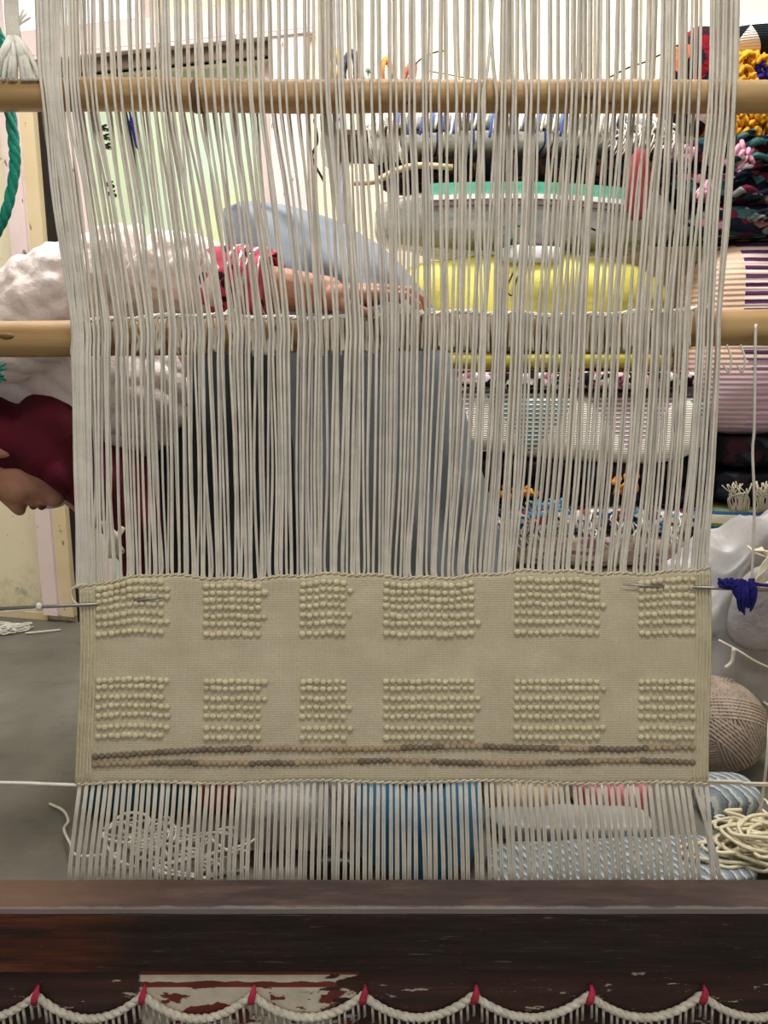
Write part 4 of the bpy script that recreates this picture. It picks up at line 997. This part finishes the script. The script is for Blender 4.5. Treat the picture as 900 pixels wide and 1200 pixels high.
tag(m.build('slack_string', M['white_yarn']), 'slack white string falling right of the yarn ball', 'string')
m = MB()
for x, y, x2, y2 in ((872, 826, 902, 812), (888, 818, 905, 830), (890, 858, 905, 855)): m.tube(spl([onfloor(x, y, .10), onfloor((x + x2) / 2, (y + y2) / 2, .105), onfloor(x2, y2, .10)], 4), .0045, 5)
tag(m.build('yarn_scraps', M['white_yarn']), 'white yarn scraps by the black bag at the right edge', 'yarn')
m = MB(); a = onfloor(725, 1022); m.rbox(Vector((a.x, a.y, .016)), .27, .075, .016, 6, 18, Matrix.Rotation(.06, 3, 'Z'), lambda q, p: p + Vector((0, 0, .006 * noise.noise(p * 14)))); tag(m.build('rag_rug', M['rag']), 'blue and white striped rag rug flat on the floor', 'rug')
m = MB(); a = onfloor(855, 962); m.rbox(Vector((a.x, a.y + .02, .045)), .07, .06, .045, 3.5, 14, None, lambda q, p: p + Vector((.006 * noise.noise(p * 20), .006 * noise.noise(p * 18), 0))); tag(m.build('rag_bundle', M['rag']), 'small bundle of blue and white rag weave by the cream yarn', 'rug')
# blue pot
tub = thing('blue_pot', onfloor(490, 1000), 'round bellied blue plastic pot on the floor behind the lower warp', 'pot')
m = MB(); c = Vector(tub.location); prof = [(.0, .0), (.095, .0), (.122, .025), (.137, .075), (.139, .11), (.128, .155), (.104, .195), (.085, .21), (.0, .215)]; vs = []
for r_, z_ in prof:
    for k in range(40): vs.append(Vector((c.x + r_ * math.cos(2 * PI * k / 40), c.y + r_ * math.sin(2 * PI * k / 40), z_)))
m.add(vs, [(j * 40 + k, j * 40 + (k + 1) % 40, j * 40 + 40 + (k + 1) % 40, j * 40 + 40 + k) for j in range(len(prof) - 1) for k in range(40)]); m.build('pot_wall', M['blue_plastic'], tub)
m = MB(); m.tube([Vector((c.x + .088 * math.cos(t), c.y + .088 * math.sin(t), .213)) for t in np.linspace(0, 2 * PI, 41)[:-1]], .007, 8, closed=True); m.build('rim', M['blue_plastic'], tub)
def lump(name, label, mat, px, py, hx, hy, hz, cat, seed, p=2.6, z0=0):
    m = MB(); a = onfloor(px, py); m.rbox(Vector((a.x, a.y, z0 + hz)), hx, hy, hz, p, 18, None, lambda q, pp: pp * (1 + .22 * noise.noise(pp * 11 + Vector((seed, 0, 0))) + .05 * noise.noise(pp * 30)))
    return tag(m.build(name, mat), label, cat)
lump('grey_bag', 'grey shiny plastic bag on the floor left of the blue pot', M['grey_bag'], 335, 985, .11, .08, .075, 'bag', 3)
lump('white_plastic_bag', 'white plastic bag lying between grey bag and blue pot', M['white_plastic'], 412, 956, .065, .05, .07, 'bag', 5)
lump('teal_cloth', 'dark teal crumpled cloth on the floor behind the white yarn pile', M['teal_cloth'], 165, 945, .14, .08, .035, 'cloth', 6)
lump('red_cloth', 'dusty red crumpled cloth on the floor behind the white yarn pile', M['rose_cloth'], 258, 945, .045, .05, .05, 'cloth', 8)
lump('black_cloth', 'black cloth on the floor in front of the grey bag', M['blackbag'], 392, 1026, .06, .028, .025, 'cloth', 9)
lump('tan_cloth', 'tan crumpled cloth on the floor right of the blue pot', M['tan_cloth'], 612, 948, .085, .06, .045, 'cloth', 11)
lump('pink_cloth', 'pink striped cloth on the floor behind the rag rug', M['pink_cloth'], 712, 944, .085, .06, .04, 'cloth', 12, 4)
lump('clear_bag', 'shiny grey folded plastic lying between pink cloth and rag rug', M['grey_bag'], 668, 978, .17, .045, .024, 'bag', 13, 5)
# wall pipe, hanging bag, strap
m = MB(); a = at(399, 130, 2.45); m.tube([Vector((a.x, a.y, 0)), Vector((a.x, a.y, 1.0)), Vector((a.x, a.y, 2.2))], .011, 10)
pp = thing('white_pole', Vector((a.x, a.y, 0)), 'thin bluish white plastic pole standing left of the rug stack', 'pole')
m.build('shaft', simple('bluish white plastic', (214, 218, 244), .4), pp); m = MB(); m.tube([at(397, 126, 2.449), at(398, 142, 2.449)], .0125, 10); m.build('blue_tape', M['royal'], pp)
hbag = thing('hanging_bag', at(393, 196, 2.40), 'thin white plastic bag hanging on the white pole', 'bag')
m = MB(); pillow(m, 374, 140, 415, 196, 2.36, .07, lambda q, p: p * (1 + .2 * noise.noise(p * 20)) , 2.4, 14); m.build('bag_body', M['plastic'], hbag)
m = MB(); m.tube(spl([at(384, 146, 2.40), at(392, 128, 2.43), at(402, 146, 2.40)], 6), .003, 5); m.build('bag_handle', M['plastic'], hbag)
m = MB(); m.tube(spl([at(368, 140, 2.42), at(372, 165, 2.41), at(366, 185, 2.41), at(381, 215, 2.41)], 6), .004, 5); m.tube(spl([at(376, 135, 2.42), at(378, 180, 2.40)], 6), .003, 5); m.build('dark_string', M['dark'], hbag)
st_ = thing('hanging_strap', wp(*wuz(140, 100), .03), 'navy strap and dark cord hanging from the door lintel', 'strap')
f2 = lambda x, y, n_=-.045: wp(*wuz(x, y), n_)
m = MB(); m.tube(spl([f2(138, 82, .02), f2(143, 145), f2(150, 190), f2(158, 238)], 8), .006, 6); m.build('dark_cord', M['dark'], st_)
m = MB(); m.tube(spl([f2(144, 82, .02), f2(149, 140, -.03), f2(157, 172, -.03)], 8), [.004] * 8 + [.010] * 8 + [.004], 6); m.tube(spl([f2(157, 172, -.03), f2(164, 205, -.04)], 6), .003, 6); m.build('navy_strap', M['blue_yarn'], st_)
m = MB(); p = at(128, 622, 1.50)
for i in range(12): m.tube(spl([at(118 + rnd.random() * 6, 612, 1.49), at(130 + rnd.uniform(-5, 7), 630, 1.48), at(133 + rnd.uniform(-8, 12), 646 + rnd.random() * 8, 1.49)], 4), .005, 5)
m.tube([at(132, 640, 1.488), at(144, 618, 1.49)], .006, 5)
tag(m.build('cotton_tuft', M['cream_yarn']), 'cream cotton tuft caught on the maroon scarf behind the warp', 'yarn')
